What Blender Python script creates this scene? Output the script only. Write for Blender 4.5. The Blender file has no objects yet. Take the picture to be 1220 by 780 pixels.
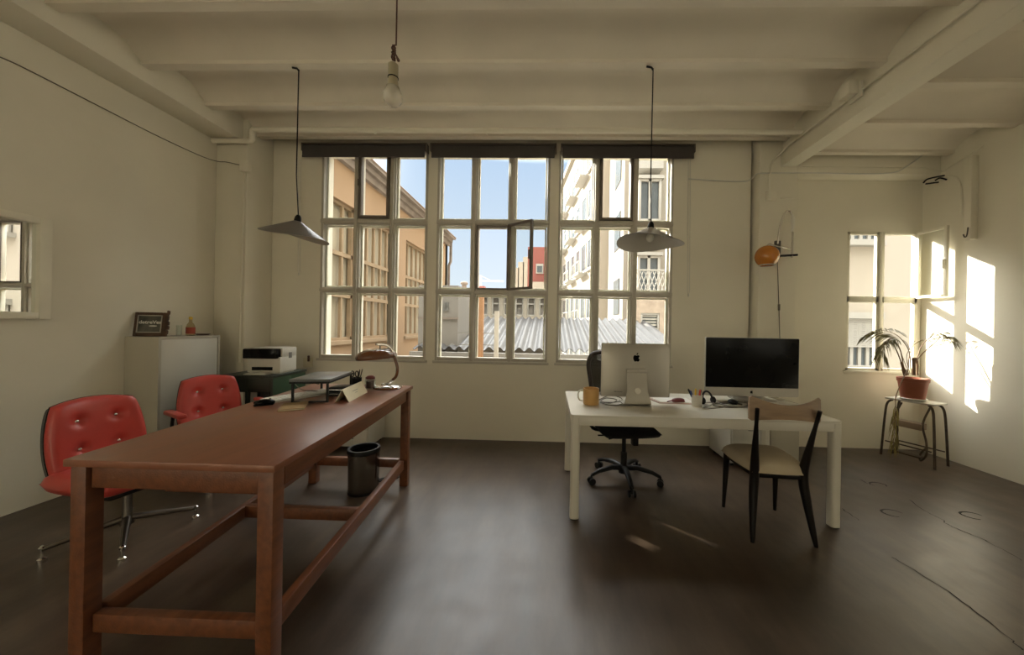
import bpy, bmesh, math, random
from mathutils import Vector, Matrix
random.seed(7)
PI = math.pi
C = bpy.context.scene.collection

# ------------------------------------------------------------------ camera
F, CX, CY, ROLL, YAW, H = 405.0, 644.0, 388.0, 0.0175, 0.027, 1.36
cam_d = bpy.data.cameras.new('camera')
cam = bpy.data.objects.new('camera', cam_d)
C.objects.link(cam)
cam.location = (0, 0, H)
fw = Vector((-math.sin(YAW), math.cos(YAW), 0))
r0 = Vector((math.cos(YAW), math.sin(YAW), 0)); u0 = Vector((0, 0, 1))
rt = math.cos(ROLL)*r0 + math.sin(ROLL)*u0
up = -math.sin(ROLL)*r0 + math.cos(ROLL)*u0
cam.rotation_euler = Matrix((rt, up, -fw)).transposed().to_euler()
cam_d.sensor_width = 36.0; cam_d.sensor_fit = 'HORIZONTAL'
cam_d.lens = F/1220*36
cam_d.shift_x = (610-CX)/1220; cam_d.shift_y = (CY-390)/1220
cam_d.clip_start = 0.05; cam_d.clip_end = 400
bpy.context.scene.camera = cam

def ray(px, py): return fw + (px-CX)/F*rt - (py-CY)/F*up
def gz(px, py, z=0.0):
    d = ray(px, py); return Vector((0, 0, H)) + d*((z-H)/d.z)
def gy(px, py, y):
    d = ray(px, py); return Vector((0, 0, H)) + d*(y/d.y)
def gx(px, py, x):
    d = ray(px, py); return Vector((0, 0, H)) + d*(x/d.x)

# ------------------------------------------------------------------ materials
def mat(name, col, rough=0.6, metal=0.0, var=0.08, scale=6.0, bump=0.0, bscale=40.0, spec=0.5,
        stretch=None, col2=None, coat=0.0, rvar=0.0):
    m = bpy.data.materials.new(name); m.use_nodes = True
    nt = m.node_tree; b = nt.nodes['Principled BSDF']
    b.inputs['Roughness'].default_value = rough
    b.inputs['Metallic'].default_value = metal
    b.inputs['Specular IOR Level'].default_value = spec
    if coat: b.inputs['Coat Weight'].default_value = coat
    tc = nt.nodes.new('ShaderNodeTexCoord')
    mp = nt.nodes.new('ShaderNodeMapping')
    if stretch: mp.inputs['Scale'].default_value = stretch
    nt.links.new(tc.outputs['Object'], mp.inputs['Vector'])
    n = nt.nodes.new('ShaderNodeTexNoise'); n.inputs['Scale'].default_value = scale
    n.inputs['Detail'].default_value = 5.0
    nt.links.new(mp.outputs['Vector'], n.inputs['Vector'])
    r = nt.nodes.new('ShaderNodeValToRGB')
    if col2 is None: col2 = tuple(max(0, c*(1-2*var)) for c in col)
    r.color_ramp.elements[0].position = 0.32; r.color_ramp.elements[1].position = 0.66
    r.color_ramp.elements[0].color = (*col2, 1); r.color_ramp.elements[1].color = (*col, 1)
    nt.links.new(n.outputs['Fac'], r.inputs['Fac'])
    nt.links.new(r.outputs['Color'], b.inputs['Base Color'])
    if rvar:
        mr = nt.nodes.new('ShaderNodeMapRange')
        mr.inputs['To Min'].default_value = rough-rvar; mr.inputs['To Max'].default_value = rough+rvar
        nt.links.new(n.outputs['Fac'], mr.inputs['Value']); nt.links.new(mr.outputs['Result'], b.inputs['Roughness'])
    if bump:
        n2 = nt.nodes.new('ShaderNodeTexNoise'); n2.inputs['Scale'].default_value = bscale
        nt.links.new(mp.outputs['Vector'], n2.inputs['Vector'])
        bp = nt.nodes.new('ShaderNodeBump'); bp.inputs['Strength'].default_value = bump
        bp.inputs['Distance'].default_value = 0.01
        nt.links.new(n2.outputs['Fac'], bp.inputs['Height']); nt.links.new(bp.outputs['Normal'], b.inputs['Normal'])
    return m

def glass(name, tint=(0.97, 0.98, 0.97), ior=1.45, gloss=1.0):
    m = bpy.data.materials.new(name); m.use_nodes = True
    nt = m.node_tree; nt.nodes.clear()
    o = nt.nodes.new('ShaderNodeOutputMaterial'); mx = nt.nodes.new('ShaderNodeMixShader')
    t = nt.nodes.new('ShaderNodeBsdfTransparent'); t.inputs['Color'].default_value = (*tint, 1)
    g = nt.nodes.new('ShaderNodeBsdfGlossy'); g.inputs['Roughness'].default_value = 0.02
    fr = nt.nodes.new('ShaderNodeFresnel'); ge = nt.nodes.new('ShaderNodeNewGeometry'); mr = nt.nodes.new('ShaderNodeMapRange')
    mr.inputs['To Min'].default_value = ior; mr.inputs['To Max'].default_value = 1.0/ior
    nt.links.new(ge.outputs['Backfacing'], mr.inputs['Value']); nt.links.new(mr.outputs['Result'], fr.inputs['IOR'])
    nt.links.new(fr.outputs['Fac'], mx.inputs['Fac'])
    nt.links.new(t.outputs['BSDF'], mx.inputs[1]); nt.links.new(g.outputs['BSDF'], mx.inputs[2])
    nt.links.new(mx.outputs['Shader'], o.inputs['Surface'])
    return m

M = {}
M['wall'] = mat('wall_plaster', (0.81, 0.765, 0.64), 0.75, var=0.03, scale=1.6, bump=0.12, bscale=14, spec=0.2)
M['ceiling'] = mat('ceiling_plaster', (0.79, 0.725, 0.61), 0.8, var=0.04, scale=2.0, bump=0.15, bscale=10, spec=0.2)
M['frame'] = mat('window_paint', (0.52, 0.48, 0.40), 0.5, var=0.05, scale=9)
M['darkframe'] = mat('sash_paint', (0.16, 0.13, 0.10), 0.5, var=0.1, scale=9)
M['glass'] = glass('window_glass', ior=1.16)
M['clear'] = glass('clear_glass', (0.93, 0.95, 0.93), 1.5)
M['wood'] = mat('table_wood', (0.175, 0.060, 0.023), 0.40, scale=5, stretch=(7, 0.7, 7), col2=(0.11, 0.036, 0.015), bump=0.1, bscale=20, rvar=0.06)
M['topwood'] = mat('table_top_wood', (0.25, 0.095, 0.048), 0.33, scale=3.0, stretch=(5, 1.0, 5), col2=(0.19, 0.070, 0.034), bump=0.04, bscale=16, rvar=0.06)
M['red'] = mat('red_vinyl', (0.52, 0.060, 0.048), 0.30, var=0.05, scale=8, bump=0.05, bscale=90)
M['black'] = mat('black_plastic', (0.006, 0.0055, 0.0055), 0.42, var=0.1, spec=0.25)
M['gloss'] = mat('black_glass', (0.004, 0.004, 0.004), 0.12, var=0.1, spec=0.12)
M['chrome'] = mat('chrome', (0.75, 0.73, 0.70), 0.14, metal=1.0, var=0.02)
M['steel'] = mat('dark_steel', (0.16, 0.14, 0.12), 0.35, metal=0.9, var=0.1)
M['alu'] = mat('brushed_aluminium', (0.46, 0.435, 0.38), 0.42, metal=0.5, var=0.03, scale=4)
M['white'] = mat('white_lacquer', (0.62, 0.60, 0.53), 0.32, var=0.02, scale=3)
M['desk'] = mat('white_desk', (0.60, 0.57, 0.49), 0.30, var=0.03, scale=3)
M['paper'] = mat('paper', (0.80, 0.78, 0.72), 0.8, var=0.02)
M['cabinet'] = mat('cabinet_lacquer', (0.50, 0.465, 0.38), 0.22, var=0.02, scale=2)
M['green'] = mat('green_metal', (0.030, 0.085, 0.042), 0.4, var=0.15, scale=7)
M['darkgreen'] = mat('dark_green_metal', (0.014, 0.022, 0.014), 0.45, var=0.15)
M['mug'] = mat('ochre_ceramic', (0.52, 0.30, 0.10), 0.35, var=0.05)
M['orange'] = mat('orange_enamel', (0.60, 0.22, 0.03), 0.15, var=0.05, coat=0.5)
M['brownlamp'] = mat('brown_lacquer', (0.16, 0.055, 0.018), 0.12, var=0.15, coat=0.6)
M['seatfab'] = mat('beige_upholstery', (0.44, 0.37, 0.26), 0.85, var=0.06, bump=0.15, bscale=120)
M['walnut'] = mat('pale_walnut', (0.30, 0.20, 0.12), 0.4, scale=5, stretch=(1, 6, 6), col2=(0.21, 0.135, 0.08))
M['ebony'] = mat('black_wood', (0.006, 0.004, 0.003), 0.4, var=0.1, spec=0.2)
M['terracotta'] = mat('terracotta', (0.30, 0.085, 0.042), 0.6, var=0.08)
M['saucer'] = mat('white_saucer', (0.78, 0.75, 0.66), 0.35, var=0.02)
M['leaf'] = mat('palm_leaf', (0.24, 0.22, 0.09), 0.5, var=0.2, scale=12)
M['leafdry'] = mat('yellow_leaf', (0.34, 0.28, 0.08), 0.6, var=0.2, scale=12)
M['stem'] = mat('palm_stem', (0.22, 0.13, 0.07), 0.6, var=0.15)
M['soil'] = mat('soil', (0.03, 0.02, 0.012), 0.95, var=0.3, scale=40)
M['shade'] = mat('grey_enamel', (0.17, 0.155, 0.15), 0.33, var=0.04)
M['shadelite'] = mat('taupe_enamel', (0.33, 0.29, 0.235), 0.35, var=0.04)
M['shadein'] = mat('shade_inner_white', (0.50, 0.46, 0.40), 0.5, var=0.04)
M['blind'] = mat('blind_fabric', (0.062, 0.054, 0.050), 0.85, var=0.08)
M['cable'] = mat('grey_cable', (0.16, 0.14, 0.11), 0.6, var=0.05)
M['whitecable'] = mat('white_cable', (0.62, 0.60, 0.54), 0.5, var=0.03)
M['socket'] = mat('aged_socket', (0.36, 0.31, 0.20), 0.4, var=0.05)
M['photo'] = mat('dark_print', (0.035, 0.035, 0.028), 0.3, var=0.5, scale=14, col2=(0.10, 0.095, 0.07))
M['frameart'] = mat('rustic_frame_wood', (0.10, 0.045, 0.018), 0.6, scale=12, col2=(0.04, 0.018, 0.008), bump=0.3)
M['amber'] = glass('bottle_glass', (0.80, 0.74, 0.58), 1.5)
M['labelred'] = mat('red_label', (0.42, 0.07, 0.035), 0.6, var=0.1)
M['mirror'] = mat('mirror_silver', (0.92, 0.94, 0.92), 0.01, metal=1.0, var=0.0)
M['mirrorframe'] = mat('cream_frame', (0.84, 0.80, 0.66), 0.5, var=0.03)
M['kraft'] = mat('kraft_card', (0.36, 0.24, 0.11), 0.8, var=0.05)
M['card'] = mat('cream_card', (0.72, 0.66, 0.48), 0.8, var=0.02)
M['maroon'] = mat('maroon_lid', (0.16, 0.03, 0.03), 0.4, var=0.1)
M['laptop'] = mat('laptop_grey', (0.16, 0.16, 0.155), 0.35, metal=0.3, var=0.05)
M['mesh'] = mat('chair_mesh', (0.012, 0.011, 0.012), 0.8, var=0.2, scale=60, spec=0.2)
M['netting'] = mat('chair_netting', (0.02, 0.018, 0.02), 0.8, var=0.2, scale=60, spec=0.2)
M['netting'].node_tree.nodes['Principled BSDF'].inputs['Alpha'].default_value = 0.62
M['stool'] = mat('stool_steel', (0.09, 0.065, 0.045), 0.4, metal=0.7, var=0.25, scale=20)
M['stooltop'] = mat('stool_laminate', (0.46, 0.43, 0.36), 0.4, var=0.05)
M['tread'] = mat('stool_tread', (0.30, 0.22, 0.15), 0.55, var=0.1)
M['brown'] = mat('dark_brown', (0.09, 0.035, 0.02), 0.5, var=0.1)
M['yellow'] = mat('yellow_plastic', (0.75, 0.50, 0.04), 0.4, var=0.03)
M['blue'] = mat('blue_plastic', (0.03, 0.07, 0.25), 0.4, var=0.03)
M['redpl'] = mat('red_plastic', (0.50, 0.04, 0.02), 0.4, var=0.03)
M['pen'] = mat('pen_cup', (0.62, 0.58, 0.50), 0.4, var=0.03)
# outdoors
M['ochre'] = mat('ochre_render', (0.31, 0.205, 0.12), 0.9, var=0.06, scale=0.9, bump=0.1, bscale=6)
M['eave'] = mat('eave_stone', (0.22, 0.18, 0.15), 0.9, var=0.15, scale=3)
M['tile'] = mat('roof_tile', (0.42, 0.26, 0.17), 0.9, var=0.15, scale=4)
M['owood'] = mat('facade_window_wood', (0.30, 0.215, 0.13), 0.7, var=0.1, scale=3)
M['ocurtain'] = mat('pale_blind', (0.46, 0.41, 0.31), 0.35, var=0.08, scale=1.2)
M['cream'] = mat('cream_render', (0.29, 0.262, 0.215), 0.9, var=0.02, scale=0.5)
M['beige'] = mat('beige_render', (0.40, 0.355, 0.295), 0.9, var=0.02, scale=0.5)
M['pink'] = mat('pinkish_render', (0.34, 0.305, 0.26), 0.9, var=0.02, scale=0.5)
M['brickred'] = mat('red_render', (0.26, 0.09, 0.075), 0.9, var=0.05, scale=0.5)
M['ownd'] = mat('pale_window', (0.085, 0.10, 0.11), 0.2, var=0.1, scale=2)
M['oshut'] = mat('white_shutter', (0.36, 0.345, 0.315), 0.6, var=0.02)
M['zinc'] = mat('corrugated_sheet', (0.080, 0.077, 0.076), 0.6, var=0.1, scale=2)
M['shed'] = mat('shed_panel', (0.20, 0.185, 0.165), 0.8, var=0.05, scale=1)
M['rust'] = mat('weathered_timber', (0.32, 0.16, 0.07), 0.8, var=0.1, scale=4, stretch=(6, 6, 1))
M['asphalt'] = mat('courtyard_ground', (0.40, 0.37, 0.32), 0.9, var=0.1)
M['stonewall'] = mat('rough_wall', (0.42, 0.34, 0.27), 0.95, var=0.12, scale=7, bump=0.4, bscale=12)
M['mast'] = mat('crane_paint', (0.50, 0.50, 0.50), 0.6, var=0.05)

# floor: worn, polished dark concrete with cracks
def floor_mat():
    m = bpy.data.materials.new('polished_concrete'); m.use_nodes = True
    nt = m.node_tree; b = nt.nodes['Principled BSDF']; L = nt.links
    tc = nt.nodes.new('ShaderNodeTexCoord')
    n1 = nt.nodes.new('ShaderNodeTexNoise'); n1.inputs['Scale'].default_value = 0.9; n1.inputs['Detail'].default_value = 8
    n2 = nt.nodes.new('ShaderNodeTexNoise'); n2.inputs['Scale'].default_value = 7; n2.inputs['Detail'].default_value = 9
    for n in (n1, n2): L.new(tc.outputs['Object'], n.inputs['Vector'])
    r1 = nt.nodes.new('ShaderNodeValToRGB')
    r1.color_ramp.elements[0].position = 0.34; r1.color_ramp.elements[1].position = 0.70
    r1.color_ramp.elements[0].color = (0.038, 0.025, 0.017, 1); r1.color_ramp.elements[1].color = (0.118, 0.083, 0.057, 1)
    L.new(n1.outputs['Fac'], r1.inputs['Fac'])
    r2 = nt.nodes.new('ShaderNodeValToRGB')
    r2.color_ramp.elements[0].position = 0.25; r2.color_ramp.elements[1].position = 0.75
    r2.color_ramp.elements[0].color = (0.84, 0.84, 0.84, 1); r2.color_ramp.elements[1].color = (1.05, 1.05, 1.05, 1)
    L.new(n2.outputs['Fac'], r2.inputs['Fac'])
    mx = nt.nodes.new('ShaderNodeMixRGB'); mx.blend_type = 'MULTIPLY'; mx.inputs['Fac'].default_value = 1
    L.new(r1.outputs['Color'], mx.inputs['Color1']); L.new(r2.outputs['Color'], mx.inputs['Color2'])
    mp = nt.nodes.new('ShaderNodeMapping'); mp.inputs['Scale'].default_value = (2.2, 0.55, 1); mp.inputs['Rotation'].default_value = (0, 0, 0.5); L.new(tc.outputs['Object'], mp.inputs['Vector'])
    n3 = nt.nodes.new('ShaderNodeTexNoise'); n3.inputs['Scale'].default_value = 3.0; n3.inputs['Detail'].default_value = 10; n3.inputs['Roughness'].default_value = 0.65; L.new(mp.outputs['Vector'], n3.inputs['Vector'])
    r3 = nt.nodes.new('ShaderNodeValToRGB'); r3.color_ramp.elements[0].position = 0.36; r3.color_ramp.elements[1].position = 0.66
    r3.color_ramp.elements[0].color = (0.70, 0.68, 0.66, 1); r3.color_ramp.elements[1].color = (1.22, 1.20, 1.18, 1); L.new(n3.outputs['Fac'], r3.inputs['Fac'])
    mx2 = nt.nodes.new('ShaderNodeMixRGB'); mx2.blend_type = 'MULTIPLY'; mx2.inputs['Fac'].default_value = 1
    L.new(mx.outputs['Color'], mx2.inputs['Color1']); L.new(r3.outputs['Color'], mx2.inputs['Color2']); L.new(mx2.outputs['Color'], b.inputs['Base Color'])
    mr = nt.nodes.new('ShaderNodeMapRange'); mr.inputs['To Min'].default_value = 0.24; mr.inputs['To Max'].default_value = 0.44
    L.new(n2.outputs['Fac'], mr.inputs['Value']); L.new(mr.outputs['Result'], b.inputs['Roughness'])
    b.inputs['Specular IOR Level'].default_value = 0.5
    bp = nt.nodes.new('ShaderNodeBump'); bp.inputs['Strength'].default_value = 0.12; bp.inputs['Distance'].default_value = 0.01
    L.new(n2.outputs['Fac'], bp.inputs['Height']); L.new(bp.outputs['Normal'], b.inputs['Normal'])
    return m
M['floor'] = floor_mat()
M['crack'] = mat('crack_dirt', (0.012, 0.008, 0.006), 0.9)
M['scuff'] = mat('pale_scuff', (0.20, 0.17, 0.13), 0.6)

# ------------------------------------------------------------------ mesh builder
class MB:
    def __init__(s): s.bm = bmesh.new()
    def _merge(s, t, mtx=None):
        if mtx is not None: t.transform(mtx)
        vm = {}
        for v in t.verts: vm[v] = s.bm.verts.new(v.co)
        for f in t.faces:
            try: s.bm.faces.new([vm[v] for v in f.verts])
            except ValueError: pass
        t.free()
    def box(s, x0, x1, y0, y1, z0, z1, bev=0.0, mtx=None, seg=2):
        t = bmesh.new()
        bmesh.ops.create_cube(t, size=1.0)
        for v in t.verts:
            v.co = Vector(((x0+x1)/2+v.co.x*(x1-x0), (y0+y1)/2+v.co.y*(y1-y0), (z0+z1)/2+v.co.z*(z1-z0)))
        if bev: bmesh.ops.bevel(t, geom=list(t.edges), offset=bev, segments=seg, affect='EDGES', profile=0.5)
        s._merge(t, mtx); return s
    def bar(s, a, b, w, d, upv=(0, 0, 1), bev=0.0):
        a = Vector(a); b = Vector(b); z = (b-a); l = z.length; z.normalize()
        x = Vector(upv).cross(z)
        if x.length < 1e-4: x = Vector((1, 0, 0)).cross(z)
        x.normalize(); y = z.cross(x)
        m = Matrix((x, y, z)).transposed().to_4x4(); m.translation = a
        return s.box(-w/2, w/2, -d/2, d/2, 0, l, bev, m)
    def tube(s, pts, r, seg=10, caps=True, flat=1.0, mtx=None):
        pts = [Vector(p) for p in pts]; n = len(pts)
        rr = r if isinstance(r, (list, tuple)) else [r]*n
        t = bmesh.new(); rings = []
        tan = [(pts[min(i+1, n-1)]-pts[max(i-1, 0)]).normalized() for i in range(n)]
        nrm = tan[0].orthogonal().normalized()
        if flat != 1.0:
            h = Vector((0, 0, 1)).cross(tan[0])
            if h.length > 1e-3: nrm = h.normalized()
        for i in range(n):
            nrm = (nrm - tan[i]*nrm.dot(tan[i])).normalized(); bi = tan[i].cross(nrm)
            rings.append([t.verts.new(pts[i]+(nrm*math.cos(2*PI*k/seg)+bi*math.sin(2*PI*k/seg)*flat)*rr[i]) for k in range(seg)])
        for i in range(n-1):
            for k in range(seg):
                t.faces.new((rings[i][k], rings[i][(k+1) % seg], rings[i+1][(k+1) % seg], rings[i+1][k]))
        if caps:
            t.faces.new(rings[0][::-1]); t.faces.new(rings[-1])
        s._merge(t, mtx); return s
    def lathe(s, prof, c=(0, 0, 0), seg=32, mtx=None, warp=None):
        t = bmesh.new(); rings = []
        for r, z in prof:
            if r < 1e-5: rings.append([t.verts.new((0, 0, z))])
            else:
                ring = []
                for k in range(seg):
                    a = 2*PI*k/seg; v = Vector((r*math.cos(a), r*math.sin(a), z))
                    if warp: v = warp(v, a, r)
                    ring.append(t.verts.new(v))
                rings.append(ring)
        for A, B in zip(rings, rings[1:]):
            for k in range(seg):
                k2 = (k+1) % seg
                if len(A) == 1 and len(B) == 1: break
                if len(A) == 1: t.faces.new((A[0], B[k], B[k2]))
                elif len(B) == 1: t.faces.new((A[k], A[k2], B[0]))
                else: t.faces.new((A[k], A[k2], B[k2], B[k]))
        m = Matrix.Translation(Vector(c))
        if mtx is not None: m = mtx @ m
        s._merge(t, m); return s
    def prism(s, poly, d0, d1, axis='Y', mtx=None):
        t = bmesh.new()
        def P(p, d):
            if axis == 'Y': return (p[0], d, p[1])
            if axis == 'X': return (d, p[0], p[1])
            return (p[0], p[1], d)
        a = [t.verts.new(P(p, d0)) for p in poly]; b = [t.verts.new(P(p, d1)) for p in poly]; n = len(poly)
        t.faces.new(a); t.faces.new(b[::-1])
        for i in range(n): t.faces.new((a[i], b[i], b[(i+1) % n], a[(i+1) % n]))
        s._merge(t, mtx); return s
    def grid(s, f, nu, nv, thick=0.0, mtx=None):
        t = bmesh.new()
        g = [[t.verts.new(f(i/nu, j/nv)) for j in range(nv+1)] for i in range(nu+1)]
        for i in range(nu):
            for j in range(nv): t.faces.new((g[i][j], g[i+1][j], g[i+1][j+1], g[i][j+1]))
        if thick:
            bmesh.ops.recalc_face_normals(t, faces=t.faces)
            bmesh.ops.solidify(t, geom=list(t.faces), thickness=thick)
        s._merge(t, mtx); return s
    def ell(s, c, r, mtx=None, seg=16):
        t = bmesh.new(); bmesh.ops.create_uvsphere(t, u_segments=seg, v_segments=seg//2+2, radius=1)
        m = Matrix.Translation(Vector(c)) @ Matrix.Diagonal((*r, 1))
        if mtx is not None: m = mtx @ m
        s._merge(t, m); return s
    def build(s, name, m, parent=None, world=False, ang=38, weld=True):
        bm = s.bm
        if world and parent is not None:
            pm = Matrix.Translation(parent.location) @ parent.rotation_euler.to_matrix().to_4x4()
            bm.transform(pm.inverted())
        if weld: bmesh.ops.remove_doubles(bm, verts=bm.verts, dist=1e-5)
        bmesh.ops.recalc_face_normals(bm, faces=bm.faces)
        for f in bm.faces: f.smooth = True
        for e in bm.edges:
            e.smooth = len(e.link_faces) == 2 and e.calc_face_angle(0) < math.radians(ang)
        me = bpy.data.meshes.new(name); bm.to_mesh(me); bm.free()
        me.materials.append(m)
        o = bpy.data.objects.new(name, me); C.objects.link(o)
        if parent is not None: o.parent = parent
        return o

def tag(o, label=None, cat=None, group=None, kind=None):
    if label: o['label'] = label
    if cat: o['category'] = cat
    if group: o['group'] = group
    if kind: o['kind'] = kind
    return o
def thing(name, label, cat, loc=(0, 0, 0), rz=0.0, group=None):
    o = bpy.data.objects.new(name, None); C.objects.link(o); o.empty_display_size = 0.1
    o.location = loc; o.rotation_euler = (0, 0, rz)
    return tag(o, label, cat, group)
def solo(mb, name, m, label, cat, loc, group=None, rz=0):
    """a thing that is one mesh: geometry in local coordinates, origin at loc"""
    o = mb.build(name, m); o.location = loc; o.rotation_euler = (0, 0, rz)
    return tag(o, label, cat, group)
def wsolo(mb, name, m, label, cat, loc, group=None):
    """a thing that is one mesh whose geometry was laid out in room coordinates"""
    mb.bm.transform(Matrix.Translation(-Vector(loc)))
    return solo(mb, name, m, label, cat, loc, group)
def struct(mb, name, m, parent=None):
    o = mb.build(name, m, parent); o['kind'] = 'structure'; return o
def copy_tree(o, parent=None):
    c = o.copy(); C.objects.link(c)
    if parent is not None: c.parent = parent
    for ch in list(o.children): copy_tree(ch, c)
    return c
def bez(p0, p1, p2, p3, n=16):
    p0, p1, p2, p3 = map(Vector, (p0, p1, p2, p3)); out = []
    for i in range(n+1):
        t = i/n; out.append(p0*(1-t)**3+p1*3*t*(1-t)**2+p2*3*t*t*(1-t)+p3*t**3)
    return out
def smooth_path(pts, n=6):
    pts = [Vector(p) for p in pts]; P = [pts[0]]+pts+[pts[-1]]; out = []
    for i in range(1, len(P)-2):
        for k in range(n):
            t = k/n; a, b, c, d = P[i-1], P[i], P[i+1], P[i+2]
            out.append(0.5*((2*b)+(c-a)*t+(2*a-5*b+4*c-d)*t*t+(-a+3*b-3*c+d)*t**3))
    out.append(pts[-1]); return out
def text_mesh(txt, size, depth, shear=0.0):
    cu = bpy.data.curves.new('t', 'FONT'); cu.body = txt; cu.size = size; cu.extrude = depth
    cu.align_x = 'CENTER'; cu.align_y = 'CENTER'; cu.shear = shear; cu.offset = size*0.018
    o = bpy.data.objects.new('t', cu); C.objects.link(o)
    dg = bpy.context.evaluated_depsgraph_get()
    me = bpy.data.meshes.new_from_object(o.evaluated_get(dg))
    bpy.data.objects.remove(o); mb = MB(); mb.bm.from_mesh(me); bpy.data.meshes.remove(me)
    return mb

# ------------------------------------------------------------------ the room
XL, XR, YB, YA, YF = -3.70, 4.30, 4.00, 4.06, -4.2
ZT = 3.62
mb = MB(); mb.box(XL-0.3, XR+0.3, YF-0.3, YA+0.3, -0.25, 0.0)
struct(mb, 'floor', M['floor'])

ZS, ZW = 0.93, 3.42                       # sill and head of the studio window
SEC = [(-2.76, -1.47), (-1.36, -0.025), (0.08, 1.415)]
# back wall with three openings
mb = MB(); Y1 = YB+0.22
mb.box(XL-0.3, SEC[0][0], YB, Y1, 0, ZT); mb.box(SEC[2][1], 2.30, YB, Y1, 0, ZT)
mb.box(SEC[0][0], SEC[2][1], YB, Y1, 0, ZS); mb.box(SEC[0][0], SEC[2][1], YB, Y1, ZW, ZT)
mb.box(SEC[0][1], SEC[1][0], YB, Y1, ZS, ZW); mb.box(SEC[1][1], SEC[2][0], YB, Y1, ZS, ZW)
# alcove part with the small window
SX0, SX1, SZ0, SZ1 = 3.455, 4.255, 0.905, 2.52
mb.box(2.30, SX0, YA, YA+0.06, 0, ZT); mb.box(SX1, XR+0.3, YA, YA+0.06, 0, ZT)
mb.box(SX0, SX1, YA, YA+0.06, 0, SZ0); mb.box(SX0, SX1, YA, YA+0.06, SZ1, ZT)
struct(mb, 'wall_back', M['wall'])
FILL_BAYS = [(-3.7, -2.1), (-1.85, -0.25)]  # added openings in both side walls, unseen, to bring in fill daylight
mb = MB(); mb.box(XL-0.3, XL, -0.25, YB+0.2, 0, ZT); mb.box(XL-0.3, XL, YF-0.3, -3.7, 0, ZT); mb.box(XL-0.3, XL, -2.1, -1.85, 0, ZT)
mb.box(XL-0.3, XL, -3.7, -0.25, 0, 0.85); mb.box(XL-0.3, XL, -3.7, -0.25, 3.2, ZT); struct(mb, 'wall_left', M['wall'])
FILL_BAYS = [(-3.7, -2.1), (-1.85, -0.25)]
mb = MB(); mb.box(XR, XR+0.3, -0.25, YA+0.055, 0, ZT); mb.box(XR, XR+0.3, YF-0.3, -3.7, 0, ZT); mb.box(XR, XR+0.3, -2.1, -1.85, 0, ZT)
mb.box(XR, XR+0.3, -3.7, -0.25, 0, 0.85); mb.box(XR, XR+0.3, -3.7, -0.25, 3.2, ZT); struct(mb, 'wall_right', M['wall'])
# wall behind the camera
mb = MB()
BAY = []
mb.box(XL, XR, YF-0.25, YF, 0, 0.85); mb.box(XL, XR, YF-0.25, YF, 3.25, ZT)
xs = [XL]+[v for b_ in BAY for v in b_]+[XR]
for i in range(0, len(xs), 2): mb.box(xs[i], xs[i+1], YF-0.25, YF, 0.85, 3.25)
struct(mb, 'wall_front', M['wall'])

# ceiling: shallow jack-arch vaults between beams running along X
ZB = 3.45
def vault(x0, x1, zb, rise, y_first, step, n, cuts=24):
    m = MB(); hw = 0.035
    prof = []
    for i in range(n):
        ya = y_first+i*step
        prof += [(ya-hw, zb+0.03), (ya-hw, zb), (ya+hw, zb), (ya+hw, zb+0.03)]
        for k in range(1, 12):
            t = k/12; yy = ya+hw+(step-2*hw)*t
            prof.append((yy, zb+0.03+rise*4*t*(1-t)))
    prof.append((y_first+n*step-hw, zb+0.03))
    t = bmesh.new()
    top = zb+rise+0.10
    lo = [(t.verts.new((x0, y, z)), t.verts.new((x1, y, z))) for y, z in prof]
    for a, b in zip(lo, lo[1:]): t.faces.new((a[0], a[1], b[1], b[0]))
    y_end = prof[-1][0]; y_st = prof[0][0]
    q = [(y_st, top), (y_end, top)]
    hi = [(t.verts.new((x0, y, z)), t.verts.new((x1, y, z))) for y, z in q]
    t.faces.new((hi[0][0], hi[0][1], hi[1][1], hi[1][0]))
    m._merge(t); return m
STEP = 0.527
mb = vault(-3.42, 2.62, ZB, 0.115, 2.735-STEP*13, STEP, 16); struct(mb, 'ceiling', M['ceiling'])
mb = vault(2.66, XR, 3.29, 0.10, 2.735-STEP*13, STEP, 16); o = struct(mb, 'ceiling.001', M['ceiling'])
mb = MB(); mb.box(XL-0.3, XR+0.3, YF-0.3, YA+0.3, ZT, ZT+0.2); struct(mb, 'ceiling.002', M['ceiling'])
# edge beam on the left wall, haunches between the arches
mb = MB(); mb.box(XL, -3.40, YF, 3.68, 3.33, ZT, 0.006)
struct(mb, 'trim_1', M['wall'])
# deep beam between the room and the right-hand bay
mb = MB(); mb.box(2.575, 2.73, YF, 3.90, 3.19, ZT, 0.006); mb.box(2.56, 2.58, YF, 3.90, 3.19, 3.335, 0.004)
struct(mb, 'trim_2', M['wall'])
# columns
mb = MB(); mb.box(XL, -3.35, 3.64, YB, 0, ZT, 0.012); struct(mb, 'trim_3', M['wall'])
mb = MB(); mb.box(2.33, 2.745, 3.88, YA, 0, ZT, 0.012); struct(mb, 'trim_4', M['wall'])
# alcove lintel beam
mb = MB(); mb.box(2.74, XR, 3.88, YA, 3.115, ZT, 0.006); struct(mb, 'trim_5', M['wall'])
mb = MB(); mb.box(2.62, 2.8, YF, 3.9, ZB+0.02, ZT); struct(mb, 'trim_6', M['ceiling'])

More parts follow.
